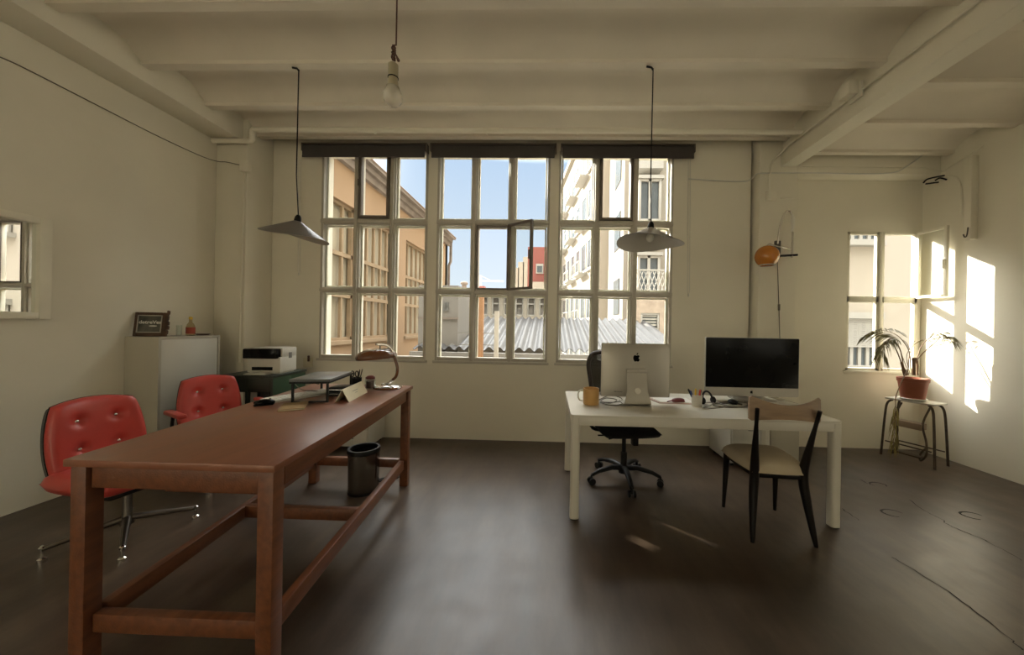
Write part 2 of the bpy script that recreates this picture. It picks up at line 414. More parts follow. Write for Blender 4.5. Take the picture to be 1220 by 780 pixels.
# ------------------------------------------------------------------ windows
def win_empty(name):
    o = bpy.data.objects.new(name, None); C.objects.link(o); o.empty_display_size = 0.1; o['kind'] = 'structure'; return o
ROWS = [(ZS, 1.715), (1.78, 2.535), (2.605, ZW)]
def sash_box(m, x0, x1, z0, z1, w, y0, y1, mtx=None):
    m.box(x0, x0+w, y0, y1, z0, z1, 0.002, mtx); m.box(x1-w, x1, y0, y1, z0, z1, 0.002, mtx)
    m.box(x0+w, x1-w, y0, y1, z0, z0+w, 0.002, mtx); m.box(x0+w, x1-w, y0, y1, z1-w, z1, 0.002, mtx)
for wi, (xa, xb) in enumerate(SEC):
    W = win_empty('window_%d' % (wi+1)); W.location = (0, 0, 0)
    cw = (xb-xa)/3
    fm = MB(); y0, y1 = YB+0.0, YB+0.075
    e = 0.028
    fm.box(xa, xa+e, y0-0.0, y1, ZS, ZW, 0.002); fm.box(xb-e, xb, y0, y1, ZS, ZW, 0.002)
    fm.box(xa+e, xb-e, y0, y1, ZS, ZS+e+0.012, 0.002); fm.box(xa+e, xb-e, y0, y1, ZW-e, ZW, 0.002)
    for k in (1, 2):
        xc = xa+cw*k
        fm.box(xc-0.036, xc+0.036, y0+0.006, y1-0.012, ZS, ZW, 0.002); fm.box(xc-0.02, xc+0.02, y0-0.018, y0+0.01, ZS, ZW, 0.003)
    for za, zb_ in ((ROWS[0][1], ROWS[1][0]), (ROWS[1][1], ROWS[2][0])):
        fm.box(xa, xb, y0+0.004, y1-0.008, za, zb_, 0.002); fm.box(xa, xb, y0-0.014, y0+0.01, za+0.014, zb_-0.014, 0.003)
    fm.box(xa-0.02, xb+0.02, y0-0.02, y0, ZS-0.03, ZS, 0.004)
    o = fm.build('window_frame', M['frame'], W)
    pm = MB()
    for k in range(3):
        for r, (za, zb_) in enumerate(ROWS):
            if wi == 1 and k == 1 and r == 1: continue
            pm.box(xa+cw*k+0.03, xa+cw*(k+1)-0.03, YB+0.045, YB+0.049, za, zb_)
    pm.build('pane', M['glass'], W)
    # outside reveal strips, coloured pale to imitate daylight on the reveals
    rv = MB()
    for k in range(3):
        for za, zb_ in ROWS:
            sash_box(rv, xa+cw*k+0.034, xa+cw*(k+1)-0.034, za+0.004, zb_-0.004, 0.018, YB+0.05, YB+0.09)
    rv.build('lit_reveal', M['mirrorframe'], W)
    # hopper sash in the top row
    if wi in (0, 2):
        sm = MB(); sash_box(sm, xa+cw+0.035, xa+2*cw-0.03, ROWS[2][0]+0.0, ZW, 0.03, YB-0.03, YB+0.03)
        sm.box(xa+cw+0.028, xa+cw+0.045, YB-0.045, YB-0.02, 2.98, 3.06, 0.004)
        sm.build('hopper_sash', M['darkframe'], W)
    if wi == 1:
        hx = xa+2*cw-0.03; ang = math.radians(-142)
        sm = MB(); wS = cw-0.09
        m = Matrix.Translation(Vector((hx, YB-0.01, 0))) @ Matrix.Rotation(math.radians(180-142+0), 4, 'Z') @ Matrix.Scale(-1, 4, Vector((1, 0, 0)))
        m = Matrix.Translation(Vector((hx, YB-0.015, 0))) @ Matrix.Rotation(math.radians(-35), 4, 'Z')
        sash_box(sm, 0, wS, ROWS[1][0]-0.01, ROWS[1][1]+0.01, 0.026, -0.018, 0.018, m)
        sm.box(wS-0.02, wS-0.008, -0.05, -0.018, 2.1, 2.2, 0.003, m)
        S = sm.build('casement_sash', M['darkframe'], W)
        g = MB(); g.box(0.024, wS-0.024, -0.002, 0.002, ROWS[1][0]+0.014, ROWS[1][1]-0.014, 0, m); g.build('casement_pane', M['glass'], S)
        g = MB(); sash_box(g, xa+cw+0.035, xa+2*cw-0.035, ROWS[1][0], ROWS[1][1], 0.016, YB-0.012, YB+0.05); g.build('casement_stop', M['darkframe'], W)
# small alcove window
W = win_empty('window_4')
y0, y1 = YA+0.0, YA+0.045
fm = MB(); e = 0.03; xm = 3.835; zm = 1.735
fm.box(SX0, SX0+e, y0, y1, SZ0, SZ1, 0.002); fm.box(SX1-e, SX1, y0, y1, SZ0, SZ1, 0.002)
fm.box(SX0, SX1, y0, y1, SZ0, SZ0+e, 0.002); fm.box(SX0, SX1, y0, y1, SZ1-e, SZ1, 0.002)
fm.box(xm-0.045, xm+0.045, y0, y1-0.01, SZ0, SZ1, 0.002); fm.box(xm-0.014, xm+0.014, y0-0.015, y0+0.01, SZ0, SZ1, 0.003)
fm.box(SX0, SX1, y0, y1-0.005, zm-0.035, zm+0.035, 0.002)
fm.box(SX0-0.02, SX1+0.02, y0-0.02, y0, SZ0-0.03, SZ0, 0.004)
fm.build('window_frame', M['mirrorframe'], W)
pm = MB()
for (xa, xb, za, zb_) in ((SX0, xm, SZ0, zm), (xm, SX1, SZ0, zm), (SX0, xm, zm, SZ1)):
    pm.box(xa+0.02, xb-0.02, YA+0.026, YA+0.030, za+0.02, zb_-0.02)
pm.build('pane', M['glass'], W)
sm = MB(); m = Matrix.Translation(Vector((SX1-0.02, YA-0.01, 0))) @ Matrix.Rotation(math.radians(-89), 4, 'Z')
wS = 0.30
sash_box(sm, 0, wS, zm+0.015, SZ1-0.01, 0.028, -0.015, 0.015, m)
sm.box(wS-0.02, wS-0.006, -0.04, -0.015, 2.05, 2.15, 0.003, m)
S = sm.build('casement_sash', M['mirrorframe'], W)
g = MB(); g.box(0.026, wS-0.026, -0.002, 0.002, zm+0.04, SZ1-0.036, 0, m); g.build('casement_pane', M['glass'], S)
# windows added behind the camera, out of view, for fill daylight
for i, (xa, xb) in enumerate(BAY):
    W = win_empty('window_%d' % (5+i)); fm = MB()
    sash_box(fm, xa, xb, 0.85, 3.25, 0.05, YF-0.12, YF-0.05)
    for k in (1, 2): fm.box(xa+(xb-xa)*k/3-0.03, xa+(xb-xa)*k/3+0.03, YF-0.12, YF-0.06, 0.85, 3.25)
    for zz in (1.65, 2.45): fm.box(xa, xb, YF-0.12, YF-0.06, zz-0.03, zz+0.03)
    fm.build('window_frame', M['frame'], W)
    g = MB(); g.box(xa+0.04, xb-0.04, YF-0.09, YF-0.086, 0.9, 3.2); g.build('pane', M['glass'], W)

for i, (ya, yb_, xo) in enumerate([(a, b, XR+0.11) for a, b in FILL_BAYS]+[(a, b, XL-0.11) for a, b in FILL_BAYS]):  # added side-wall windows behind the camera, letting in fill light
    W = win_empty('window_%d' % (5+i)); fm = MB(); xa_, xb_ = xo-0.03, xo+0.03
    fm.box(xa_, xb_, ya, ya+0.05, 0.85, 3.2); fm.box(xa_, xb_, yb_-0.05, yb_, 0.85, 3.2)
    for zz in (0.875, 1.65, 2.42, 3.175): fm.box(xa_+.003, xb_-.003, ya+0.05, yb_-0.05, zz-0.025, zz+0.025)
    for k in (1, 2): fm.box(xa_+.006, xb_-.006, ya+(yb_-ya)*k/3-0.025, ya+(yb_-ya)*k/3+0.025, 0.9, 3.15)
    fm.build('window_frame', M['frame'], W)
    g = MB(); g.box(xo-.002, xo+.002, ya+0.04, yb_-0.04, 0.88, 3.17); g.build('pane', M['glass'], W)

# roller blinds above the studio window
for i, (pa, pb, lab) in enumerate(((360, 509, 'rolled-up dark roller blind over the left third of the studio window'),
                              (513, 663, 'rolled-up dark roller blind over the middle third of the studio window'),
                              (668, 828, 'rolled-up dark roller blind over the right third of the studio window'))):
    xa, xb = gy(pa, 180, 3.93).x, gy(pb, 180, 3.93).x
    t = thing('roller_blind', lab, 'blind', ((xa+xb)/2, 3.94, 3.30), group='roller blinds over the studio window')
    w = (xb-xa)/2
    mb = MB(); mb.tube([(-w+0.02, 0, 0.115), (w-0.02, 0, 0.115)], 0.036, 16); mb.build('roll', M['blind'], t)
    mb = MB(); mb.box(-w+0.02, w-0.02, -0.037, -0.034, 0.0, 0.115); mb.box(-w+0.02, w-0.02, -0.042, -0.03, -0.012, 0.006, 0.003); mb.build('fabric', M['blind'], t)
    mb = MB(); mb.box(-w, w, -0.03, 0.05, 0.152, 0.162, 0.002)
    for s_ in (-w+0.006, w-0.006): mb.box(s_-0.006, s_+0.006, -0.03, 0.05, 0.07, 0.16, 0.002)
    mb.build('bracket', M['darkframe'], t)
# blind chains
def chain(px, y0, y1, lab, w=0.012):
    a = gy(px, y0, 3.955); b = gy(px-1, y1, 3.955)
    mb = MB(); pts = [a, b+Vector((0, 0, 0.02)), b+Vector((w, 0, 0)), b+Vector((2*w, 0, 0.02)), a+Vector((2*w, 0, 0))]
    mb.tube(pts, 0.0028, 6); mb.tube([b+Vector((w, 0, -0.03)), b+Vector((w, 0, 0.0))], 0.008, 8)
    return wsolo(mb, 'blind_chain', M['whitecable'], lab, 'cord', a)
chain(820, 188, 350, 'thin pull chain hanging down right of the studio window')
chain(356, 190, 325, 'thin pull chain hanging left of the window, behind the left pendant lamp')

# ------------------------------------------------------------------ pipes, conduits, cables, boxes on the walls
mb = MB()
p = [(-3.68, 3.585, 3.30), (-3.26, 3.585, 3.30), (-3.245, 3.585, 3.315), (-3.235, 3.57, 3.40), (-3.22, 3.565, 3.415), (-1.2, 3.56, 3.405), (1.0, 3.56, 3.40), (2.55, 3.56, 3.395)]
mb.tube(p, 0.027, 12)
for x in (-1.9, -0.7, 0.25, 1.35): mb.tube([(x, 3.56, 3.40), (x+0.012, 3.56, 3.40)], 0.034, 12)
wsolo(mb, 'ceiling_pipe', M['wall'], 'long white-painted pipe running under the ceiling above the studio window', 'pipe', (-3.6, 3.585, 3.30))
mb = MB(); pts = smooth_path([gx(0, 68, XL+0.012), gx(33, 83, XL+0.012), gx(127, 131, XL+0.012), gx(190, 163, XL+0.012), gx(240, 186, XL+0.012), (XL+0.03, 3.63, 3.10), gy(270, 193, 3.62), gy(288, 197, 3.62)])
mb.tube(pts, 0.0042, 6)
wsolo(mb, 'wall_cable', M['cable'], 'thin cable running along the upper left wall to the corner column', 'cable', pts[0])
def jbox(px, py, y, w, h, lab):
    c = gy(px, py, y); t = MB(); t.box(-w/2, w/2, -0.05, 0, -h/2, h/2, 0.006); t.box(-w/2+0.01, w/2-0.01, -0.055, -0.05, -h/2+0.01, h/2-0.01, 0.002)
    return solo(t, 'junction_box', M['wall'], lab, 'box', c)
jbox(295, 199, 3.64, 0.10, 0.12, 'white junction box on the left corner column below the pipe')
jbox(917, 234, 3.88, 0.10, 0.10, 'white junction box on the right column above the wall lamp')
mb = MB(); a = gy(291, 206, 3.625); mb.tube([a, (a.x-0.02, a.y, 0.9)], 0.010, 8)
wsolo(mb, 'wall_conduit', M['wall'], 'thin vertical white conduit running down the left corner column', 'pipe', a)
mb = MB(); c0 = (2.535, 3.86, 0)
mb.tube(smooth_path([(2.545, -1.0, 3.36), (2.545, 2.6, 3.36), (2.545, 3.6, 3.36), (2.53, 3.8, 3.33), gy(921, 192, 3.86), gy(918, 203, 3.86), gy(917, 232, 3.86)]), 0.010, 8)
wsolo(mb, 'wall_conduit', M['wall'], 'conduit running along the deep ceiling beam and down the right column', 'pipe', (2.545, 3.6, 3.36))
mb = MB(); mb.tube(smooth_path([gy(820, 213, 3.985), gy(850, 215, 3.985), gy(885, 216, 3.985), gy(895, 213, 3.95), gy(903, 207, 3.86), gy(925, 206, 3.86), gy(970, 206, 3.86), gy(1030, 207, 3.86), gy(1066, 205, 3.86), gy(1085, 195, 3.86), gy(1105, 182, 3.86), gy(1128, 179, 3.80)]), 0.007, 6)
wsolo(mb, 'wall_cable', M['whitecable'], 'thin white cable crossing the right column and looping up towards the right corner', 'cable', gy(903, 207, 3.86))
mb = MB(); mb.tube([gy(930, 236, 3.875), gy(951, 237, 3.875)], 0.008, 6)
wsolo(mb, 'wall_cable', M['wall'], 'short horizontal conduit stub beside the junction box on the right column', 'cable', gy(930, 236, 3.875))
mb = MB(); mb.tube([gy(950, 198, 3.87), gy(1100, 199, 3.87), (XR-0.02, 3.85, 3.13), (XR-0.02, 3.5, 3.23)], 0.007, 6)
wsolo(mb, 'wall_cable', M['wall'], 'straight painted cable along the alcove lintel to the right wall', 'cable', gy(950, 198, 3.87))
# dark stripped wires at the right corner
def wires(pts_list, lab, y):
    mb = MB()
    for pl in pts_list: mb.tube(smooth_path([gy(px, py, y-0.02*i) for i, (px, py) in enumerate(pl)]), 0.008, 6)
    return wsolo(mb, 'loose_wires', M['black'], lab, 'cable', gy(*pts_list[0][0], y))
wires([[(1100, 218), (1106, 213), (1125, 209)], [(1114, 215), (1120, 212), (1128, 214)], [(1103, 219), (1118, 217)]], 'bundle of loose dark wire ends under the alcove lintel in the right corner', 3.86)
wires([[(1120, 174), (1127, 170), (1130, 176)], [(1127, 181), (1129, 178), (1124, 175)]], 'knot of dark wires where the lintel meets the right wall near the ceiling', 3.84)
# ceiling hooks in the beam by the junction
mb = MB(); c = gy(1000, 105, 3.0)
mb.box(-0.06, 0.02, -0.05, 0.05, -0.05, 0.06, 0.006); mb.box(0.03, 0.05, -0.06, 0.06, -0.08, 0.05, 0.006)
solo(mb, 'beam_bracket', M['wall'], 'white boxy bracket on the left face of the deep right ceiling beam', 'bracket', (2.50, 2.93, 3.38))
# metal channel on the right wall
t = thing('wall_bracket', 'tall white metal channel bracket with a hook on the right wall', 'bracket', gx(1152, 285, XR))
mb = MB(); a = gx(1148, 192, XR); b = gx(1162, 192, XR); c = gx(1152, 287, XR); d = gx(1165, 287, XR)
mb.box(XR-0.02, XR, d.y-0.0, c.y+0.02, c.z, a.z, 0.004); mb.box(XR-0.07, XR-0.02, d.y, d.y+0.012, c.z, a.z, 0.003)
mb.build('channel', M['wall'], t, world=True)
mb = MB(); h = Vector((XR-0.075, d.y+0.02, c.z+0.12)); mb.tube(smooth_path([h, h+Vector((-0.01, 0, -0.08)), h+Vector((-0.03, 0, -0.10)), h+Vector((-0.045, 0, -0.07))]), 0.006, 6)
mb.build('hook', M['steel'], t, world=True)
mb = MB(); mb.tube(smooth_path([gx(1128, 209, XR-0.01), gx(1138, 211, XR-0.01), gx(1144, 222, XR-0.01), gx(1147, 260, XR-0.01), gx(1149, 284, XR-0.01)]), 0.011, 8)
wsolo(mb, 'wall_conduit', M['wall'], 'curved white conduit bending down the right wall beside the channel bracket', 'pipe', gx(1147, 260, XR-0.01))
# small sockets under the window
t = thing('wall_socket', 'small cream wall socket box under the left edge of the window', 'socket', gy(369, 432, YB))
mb = MB(); mb.box(-0.06, 0.04, -0.03, 0, -0.05, 0.06, 0.006); mb.build('socket_box', M['card'], t)
mb = MB(); mb.box(0.005, 0.022, -0.05, -0.03, 0.02, 0.09, 0.003); mb.build('plug', M['brown'], t)

# floor marks: cracks and the round marks in the screed
def crack(pts, w, lab):
    mb = MB(); P = [gz(*p) for p in pts]
    P = smooth_path(P, 5); P = [p+Vector((random.uniform(-.006, .006), random.uniform(-.006, .006), 0)) for p in P]
    t = bmesh.new(); L = []
    for i, p in enumerate(P):
        d = (P[min(i+1, len(P)-1)]-P[max(i-1, 0)]).normalized(); n = Vector((-d.y, d.x, 0))*w*random.uniform(.4, 1)
        L.append((t.verts.new(p+n+Vector((0, 0, .0015))), t.verts.new(p-n+Vector((0, 0, .0015)))))
    for a, b in zip(L, L[1:]): t.faces.new((a[0], a[1], b[1], b[0]))
    mb._merge(t); o = wsolo(mb, 'floor_crack', M['crack'], lab, 'crack', P[0]); o['kind'] = 'structure'; return o
crack([(1083, 595), (1100, 607), (1122, 619), (1128, 624), (1150, 634), (1172, 643), (1195, 655), (1219, 668)], 0.004, 'dark crack in the floor at the right')
crack([(1063, 664), (1090, 680), (1130, 704), (1160, 727), (1200, 758), (1219, 775)], 0.004, 'long dark crack in the floor at the lower right')
crack([(1003, 606), (1012, 612), (1024, 620)], 0.004, 'short crack beside the white desk leg')
crack([(1024, 571), (1034, 576)], 0.006, 'short crack near the plant stool')
def floor_mark(px, py, r, lab):
    mb = MB(); c = gz(px, py); mb.tube([(r*math.cos(a*0.2+r*90)*(1+random.uniform(-.08, .08)), r*0.75*math.sin(a*0.2+r*90), 0.0) for a in range(24)], [0.003+0.004*math.sin(a/23*PI) for a in range(24)], 6, flat=0.4)
    o = solo(mb, 'floor_ring', M['crack'], lab, 'mark', c); o['kind'] = 'structure'
for q in ((1159, 614, .07, 'round dark screed mark at the right'), (1064, 611, .07, 'round dark mark near the desk leg'), (1046, 577, .06, 'round mark near the stool')): floor_mark(*q)

# ------------------------------------------------------------------ mirror on the left wall
a = gx(60, 262, XL+0.02); b = gx(55, 380, XL+0.02)
yr = (a.y+b.y)/2; zt_, zb_ = a.z, b.z; yl = yr-0.85
t = thing('wall_mirror', 'cream-framed mirror on the left wall reflecting the bright window', 'mirror', (XL, (yl+yr)/2, zb_))
mb = MB(); w = 0.06
mb.box(XL, XL+0.05, yl, yl+w, zb_, zt_, 0.003); mb.box(XL, XL+0.05, yr-w, yr, zb_, zt_, 0.003)
mb.box(XL, XL+0.05, yl+w, yr-w, zb_, zb_+w*0.8, 0.003); mb.box(XL, XL+0.05, yl+w, yr-w, zt_-w*0.8, zt_, 0.003)
mb.build('frame', M['mirrorframe'], t, world=True)
mb = MB(); mb.box(XL+0.012, XL+0.018, yl+w-.01, yr-w+.01, zb_+.04, zt_-.04); mb.build('mirror_glass', M['mirror'], t, world=True)

# ------------------------------------------------------------------ white cabinet with its things
t = thing('storage_cabinet', 'tall plain cream cabinet against the left wall with a picture on top', 'cabinet', (XL, 2.95, 0))
x0, x1, ya, yb_, zc = XL+0.004, -3.39, 2.86, 3.41, 1.205
mb = MB(); mb.box(x0, x1-0.02, ya+0.005, yb_-0.005, 0.0, zc-0.005, 0.002); mb.box(x0, x1, ya, ya+0.02, 0, zc-0.02, 0.0); mb.box(x0, x1, yb_-0.02, yb_, 0, zc-0.02, 0.0); mb.box(x0, x1, ya, yb_, zc-0.02, zc, 0.0)
mb.build('body', M['cabinet'], t, world=True)
mb = MB(); mb.box(x1-0.022, x1-0.004, ya+0.024, yb_-0.024, 0.03, zc-0.026, 0.002); mb.build('door', M['white'], t, world=True)

# rustic picture frame leaning on the wall
c = Vector((-3.575, 2.95, zc))
t = thing('picture_frame', 'rustic dark wooden frame with a black lettered print, standing on the cabinet', 'picture', c, rz=math.radians(24))
tilt = Matrix.Rotation(math.radians(-9), 4, 'X')
mb = MB()
W2, H2 = 0.108, 0.215
mb.box(-W2, -W2+0.024, -0.02, 0.01, 0, H2, 0.004, tilt); mb.box(W2-0.034, W2, -0.02, 0.01, 0, H2, 0.004, tilt)
mb.box(-W2+0.024, W2-0.034, -0.02, 0.01, 0, 0.035, 0.004, tilt); mb.box(-W2+0.024, W2-0.034, -0.02, 0.01, H2-0.03, H2, 0.004, tilt)
for zz in (0.02, 0.06, 0.1, 0.15, 0.2): mb.box(W2-0.008, W2+random.uniform(0.002, 0.012), -0.018, 0.008, zz, zz+0.035, 0.004, tilt)
mb.build('frame', M['frameart'], t)
mb = MB(); mb.box(-W2+0.02, W2-0.03, -0.012, -0.006, 0.03, H2-0.026, 0, tilt); mb.build('print', M['photo'], t)
mb = MB(); fx0, fx1, fz0, fz1 = -W2+0.022, W2-0.031, 0.03, H2-0.026
sash_box(mb, fx0, fx1, fz0, fz1, 0.007, -0.026, -0.012, tilt); mb.build('inner_border', M['alu'], t)
tm = text_mesh('detreVes', 0.041, 0.001)
tm.bm.transform(tilt @ Matrix.Translation(Vector(((fx0+fx1)/2, -0.014, 0.125))) @ Matrix.Rotation(PI/2, 4, 'X')); tm.build('lettering', M['paper'], t)
mb = MB(); mb.ell(((fx0+fx1)/2+0.02, -0.0135, 0.092), (0.028, 0.001, 0.006), tilt); mb.build('emblem', M['paper'], t)

# bottle, glass and a little dish
c = Vector((-3.52, 3.24, zc))
t = thing('sauce_bottle', 'small clear bottle with red label and gold cap on the cabinet', 'bottle', c)
mb = MB(); mb.lathe([(0, 0), (0.031, 0), (0.033, 0.01), (0.033, 0.085), (0.026, 0.11), (0.013, 0.13), (0.012, 0.16), (0, 0.16)], seg=20); mb.build('body', M['amber'], t)
mb = MB(); mb.lathe([(0.0335, 0.018), (0.0342, 0.018), (0.0342, 0.080), (0.0335, 0.080)], seg=20); mb.build('label', M['labelred'], t)
mb = MB(); mb.lathe([(0, 0.157), (0.014, 0.157), (0.014, 0.182), (0, 0.185)], seg=16); mb.build('cap', M['yellow'], t)
mb = MB(); mb.lathe([(0, 0), (0.02, 0), (0.021, 0.1), (0.019, 0.1), (0.018, 0.006), (0, 0.006)], seg=20)
solo(mb, 'drinking_glass', M['clear'], 'small slim glass standing left of the bottle on the cabinet', 'glass', (-3.58, 3.19, zc))
mb = MB(); mb.lathe([(0, 0), (0.04, 0), (0.06, 0.014), (0.055, 0.016), (0.038, 0.006), (0, 0.006)], seg=20)
solo(mb, 'small_dish', M['brown'], 'small dark brown dish at the far end of the cabinet top', 'dish', (-3.50, 3.34, zc))

# ------------------------------------------------------------------ long wooden table
TH = 0.83
T = thing('work_table', 'long reddish-brown wooden work table with square legs and low stretchers', 'table', (-1.50, 2.05, 0), 0)
def tb(mb, name, m, parent=None):
    for v in mb.bm.verts: v.co.x = v.co.x*(1+0.045*v.co.y)-0.115*v.co.y     # table skewed slightly to make up for lens bending
    return mb.build(name, m, parent or T)
mb = MB(); mb.box(-0.42, 0.42, -0.83, 0.83, TH-0.028, TH, 0.004); tb(mb, 'tabletop', M['topwood'])
for sx in (-1, 1):
    for sy in (-1, 1):
        mb = MB(); cx_, cy_ = sx*0.375, sy*0.785
        mb.box(cx_-0.031, cx_+0.031, cy_-0.031, cy_+0.031, 0, TH-0.028, 0.003); tb(mb, 'leg', M['wood'])
for sx in (-1, 1):
    mb = MB(); mb.box(sx*0.38-0.014, sx*0.38+0.014, -0.735, 0.735, TH-0.115, TH-0.028, 0.002); tb(mb, 'apron', M['wood'])
    mb = MB(); mb.box(sx*0.365-0.02, sx*0.365+0.02, -0.735, 0.735, 0.15, 0.225, 0.004); tb(mb, 'stretcher', M['wood'])
for sy in (-1, 1):
    mb = MB(); mb.box(-0.335, 0.335, sy*0.79-0.014, sy*0.79+0.014, TH-0.115, TH-0.028, 0.002); tb(mb, 'apron', M['wood'])
for yy in (-0.775, 0.0, 0.775):
    mb = MB(); mb.box(-0.335-(0.02 if yy == 0 else 0), 0.335+(0.02 if yy == 0 else 0), yy-0.02, yy+0.02, 0.155, 0.225, 0.004); tb(mb, 'stretcher', M['wood'])
mb = MB(); mb.box(-0.34, 0.12, -0.52, -0.10, 0.56, 0.80, 0.003); mb.box(-0.32, 0.10, -0.535, -0.52, 0.57, 0.79, 0.003)
dr = tb(mb, 'drawer', M['wood'])
mb = MB(); mb.ell((-0.1, -0.545, 0.63), (0.014, 0.014, 0.014)); tb(mb, 'knob', M['brown'], dr)

# ------------------------------------------------------------------ red swivel chairs
def cushion_surf(w, h, t0, t1, buttons=(), taper=0.0, curve=0.0, dip=0.028, cor=0.16, N=44):
    """rounded padded panel in the XZ plane, front towards -Y"""
    def P(u, v, side):
        U, V = 2*u-1, 2*v-1
        x = w/2*U*math.sqrt(1-cor*V*V)*(1-taper*V); z = h/2*V*math.sqrt(1-cor*U*U)
        f = (max(0, 1-abs(U)**9)**0.36)*(max(0, 1-abs(V)**9)**0.36)
        y = -(t0 if side else -t1)*f
        if side:
            for bx, bz in buttons: y += dip*math.exp(-((x-bx)**2+(z-bz)**2)/(2*0.020**2))
        y -= curve*(U*U)
        return Vector((x, y, z+h/2))
    return P
def red_chair(label, loc, rz, arms):
    t = thing('swivel_chair', label, 'chair', loc, rz)
    # front of the chair towards local +Y : panels are built facing -Y then turned
    R = Matrix.Rotation(PI, 4, 'Z')
    B = Matrix.Translation(Vector((0, -0.225, 0.35))) @ Matrix.Rotation(math.radians(10), 4, 'X') @ R
    btn = [(-0.085, 0.12), (0.085, 0.12), (-0.085, -0.05), (0.085, -0.05)]
    P = cushion_surf(0.43, 0.52, 0.055, 0.045, btn, taper=0.05, curve=0.03, cor=0.25)
    mb = MB(); mb.grid(lambda u, v: P(u, v, True), 60, 52); mb.grid(lambda u, v: P(u, v, False), 30, 26)
    mb.bm.transform(B); back = mb.build('backrest', M['red'], t, ang=60)
    for bx, bz in btn:
        u = bx/0.215; y = -(0.055) + 0.028 - 0.03*u*u - 0.004
        mb = MB(); mb.ell((bx, y, bz+0.26), (0.011, 0.006, 0.011), B, 12); mb.build('button', M['chrome'], back)
    P2 = cushion_surf(0.435, 0.525, 0.0, 0.062, (), taper=0.05, curve=0.03, cor=0.25)
    mb = MB(); mb.grid(lambda u, v: P2(u, v, False)+Vector((0, 0.006, -0.002)), 30, 26, 0.004); mb.bm.transform(B); mb.build('back_shell', M['black'], t, ang=60)
    # seat
    S = Matrix.Translation(Vector((0, 0.28, 0.43))) @ Matrix.Rotation(math.radians(90), 4, 'X')
    P3 = cushion_surf(0.52, 0.50, 0.055, 0.055, (), cor=0.14)
    S = Matrix(((1, 0, 0, 0), (0, 0, 1, -0.24), (0, -1, 0, 0.42), (0, 0, 0, 1)))
    mb = MB(); mb.grid(lambda u, v: P3(u, v, True), 30, 30); mb.grid(lambda u, v: P3(u, v, False), 30, 30); mb.bm.transform(S); mb.build('seat', M['red'], t, ang=60)
    mb = MB(); mb.box(-0.20, 0.20, -0.18, 0.22, 0.345, 0.375, 0.01); mb.build('seat_pan', M['black'], t)
    mb = MB(); mb.tube(smooth_path([(0, -0.14, 0.36), (0, -0.27, 0.37), (0, -0.31, 0.46), (0, -0.315, 0.62)]), 0.022, 10, flat=0.5); mb.build('back_bracket', M['steel'], t)
    mb = MB(); mb.lathe([(0, 0.09), (0.032, 0.09), (0.028, 0.12), (0.022, 0.14), (0.022, 0.35), (0.05, 0.355), (0, 0.355)], seg=20); mb.build('column', M['steel'], t)
    for k in range(4):
        a = PI/4+k*PI/2+math.radians(12); d = Vector((math.cos(a), math.sin(a), 0))
        mb = MB(); mb.tube([d*0.02+Vector((0, 0, 0.125)), d*0.16+Vector((0, 0, 0.10)), d*0.30+Vector((0, 0, 0.072))], [0.02, 0.016, 0.013], 10)
        lg = mb.build('leg', M['steel'], t)
        mb = MB(); mb.lathe([(0, 0), (0.018, 0), (0.018, 0.018), (0.008, 0.025), (0.008, 0.075), (0.014, 0.08), (0, 0.095)], (d.x*0.30, d.y*0.30, 0), 12); mb.build('glide', M['chrome'], lg)
    if arms:
        for s_ in (-1, 1):
            mb = MB(); mb.tube(smooth_path([(s_*0.22, -0.05, 0.365), (s_*0.29, -0.05, 0.40), (s_*0.295, -0.02, 0.60)]), 0.011, 8)
            a_ = mb.build('arm', M['black'], t)
            mb = MB(); mb.box(s_*0.295-0.028, s_*0.295+0.028, -0.13, 0.17, 0.60, 0.635, 0.012); mb.build('arm_pad', M['red'], a_)
    return t
red_chair('red tufted swivel chair nearest the camera, behind the near end of the wooden table', (-2.60, 2.04, 0), math.radians(-98), False)
red_chair('red tufted swivel chair with padded arms, farther away beside the cream cabinet', (-2.80, 2.85, 0), math.radians(-116), True)

# ------------------------------------------------------------------ green stand and printer
t = thing('side_table', 'small dark green metal table under the printer in the left corner', 'table', (-2.93, 3.50, 0), math.radians(4)); t.scale = (0.84, 0.9, 1.0)
mb = MB(); mb.box(-0.36, 0.26, -0.29, 0.28, 0.80, 0.825, 0.004); mb.build('tabletop', M['darkgreen'], t)
mb = MB(); mb.box(-0.34, 0.24, -0.275, -0.255, 0.66, 0.80, 0.002); mb.build('drawer_front', M['darkgreen'], t)
mb = MB(); mb.box(0.225, 0.245, -0.27, 0.26, 0.62, 0.80, 0.002); mb.build('side_panel', M['green'], t)
mb = MB(); mb.box(-0.345, -0.325, -0.27, 0.26, 0.62, 0.80, 0.002); mb.build('side_panel', M['green'], t)
for sx, sy in ((-0.335, -0.26), (0.225, -0.26), (-0.335, 0.26), (0.225, 0.26), (-0.05, -0.26)):
    mb = MB(); mb.box(sx-0.018, sx+0.018, sy-0.018, sy+0.018, 0, 0.80, 0.003); mb.build('leg', M['darkgreen'], t)
mb = MB(); mb.box(-0.34, 0.23, 0.25, 0.27, 0.2, 0.62, 0.002); mb.build('back_panel', M['laptop'], t)
Z0 = 0.825
t = thing('laser_printer', 'white laser printer with black top panel on the dark green table', 'printer', (-2.90, 3.50, Z0), math.radians(5)); t.scale = (0.80, 0.80, 1.0)
mb = MB(); mb.box(-0.20, 0.20, -0.17, 0.15, 0.012, 0.17, 0.01); mb.box(-0.20, 0.20, -0.13, 0.15, 0.165, 0.262, 0.01); mb.box(-0.18, 0.18, -0.15, 0.13, 0.0, 0.014); mb.build('body', M['white'], t)
mb = MB(); mb.box(-0.225, 0.18, -0.215, -0.10, 0.155, 0.255, 0.012); mb.build('control_panel', M['gloss'], t)
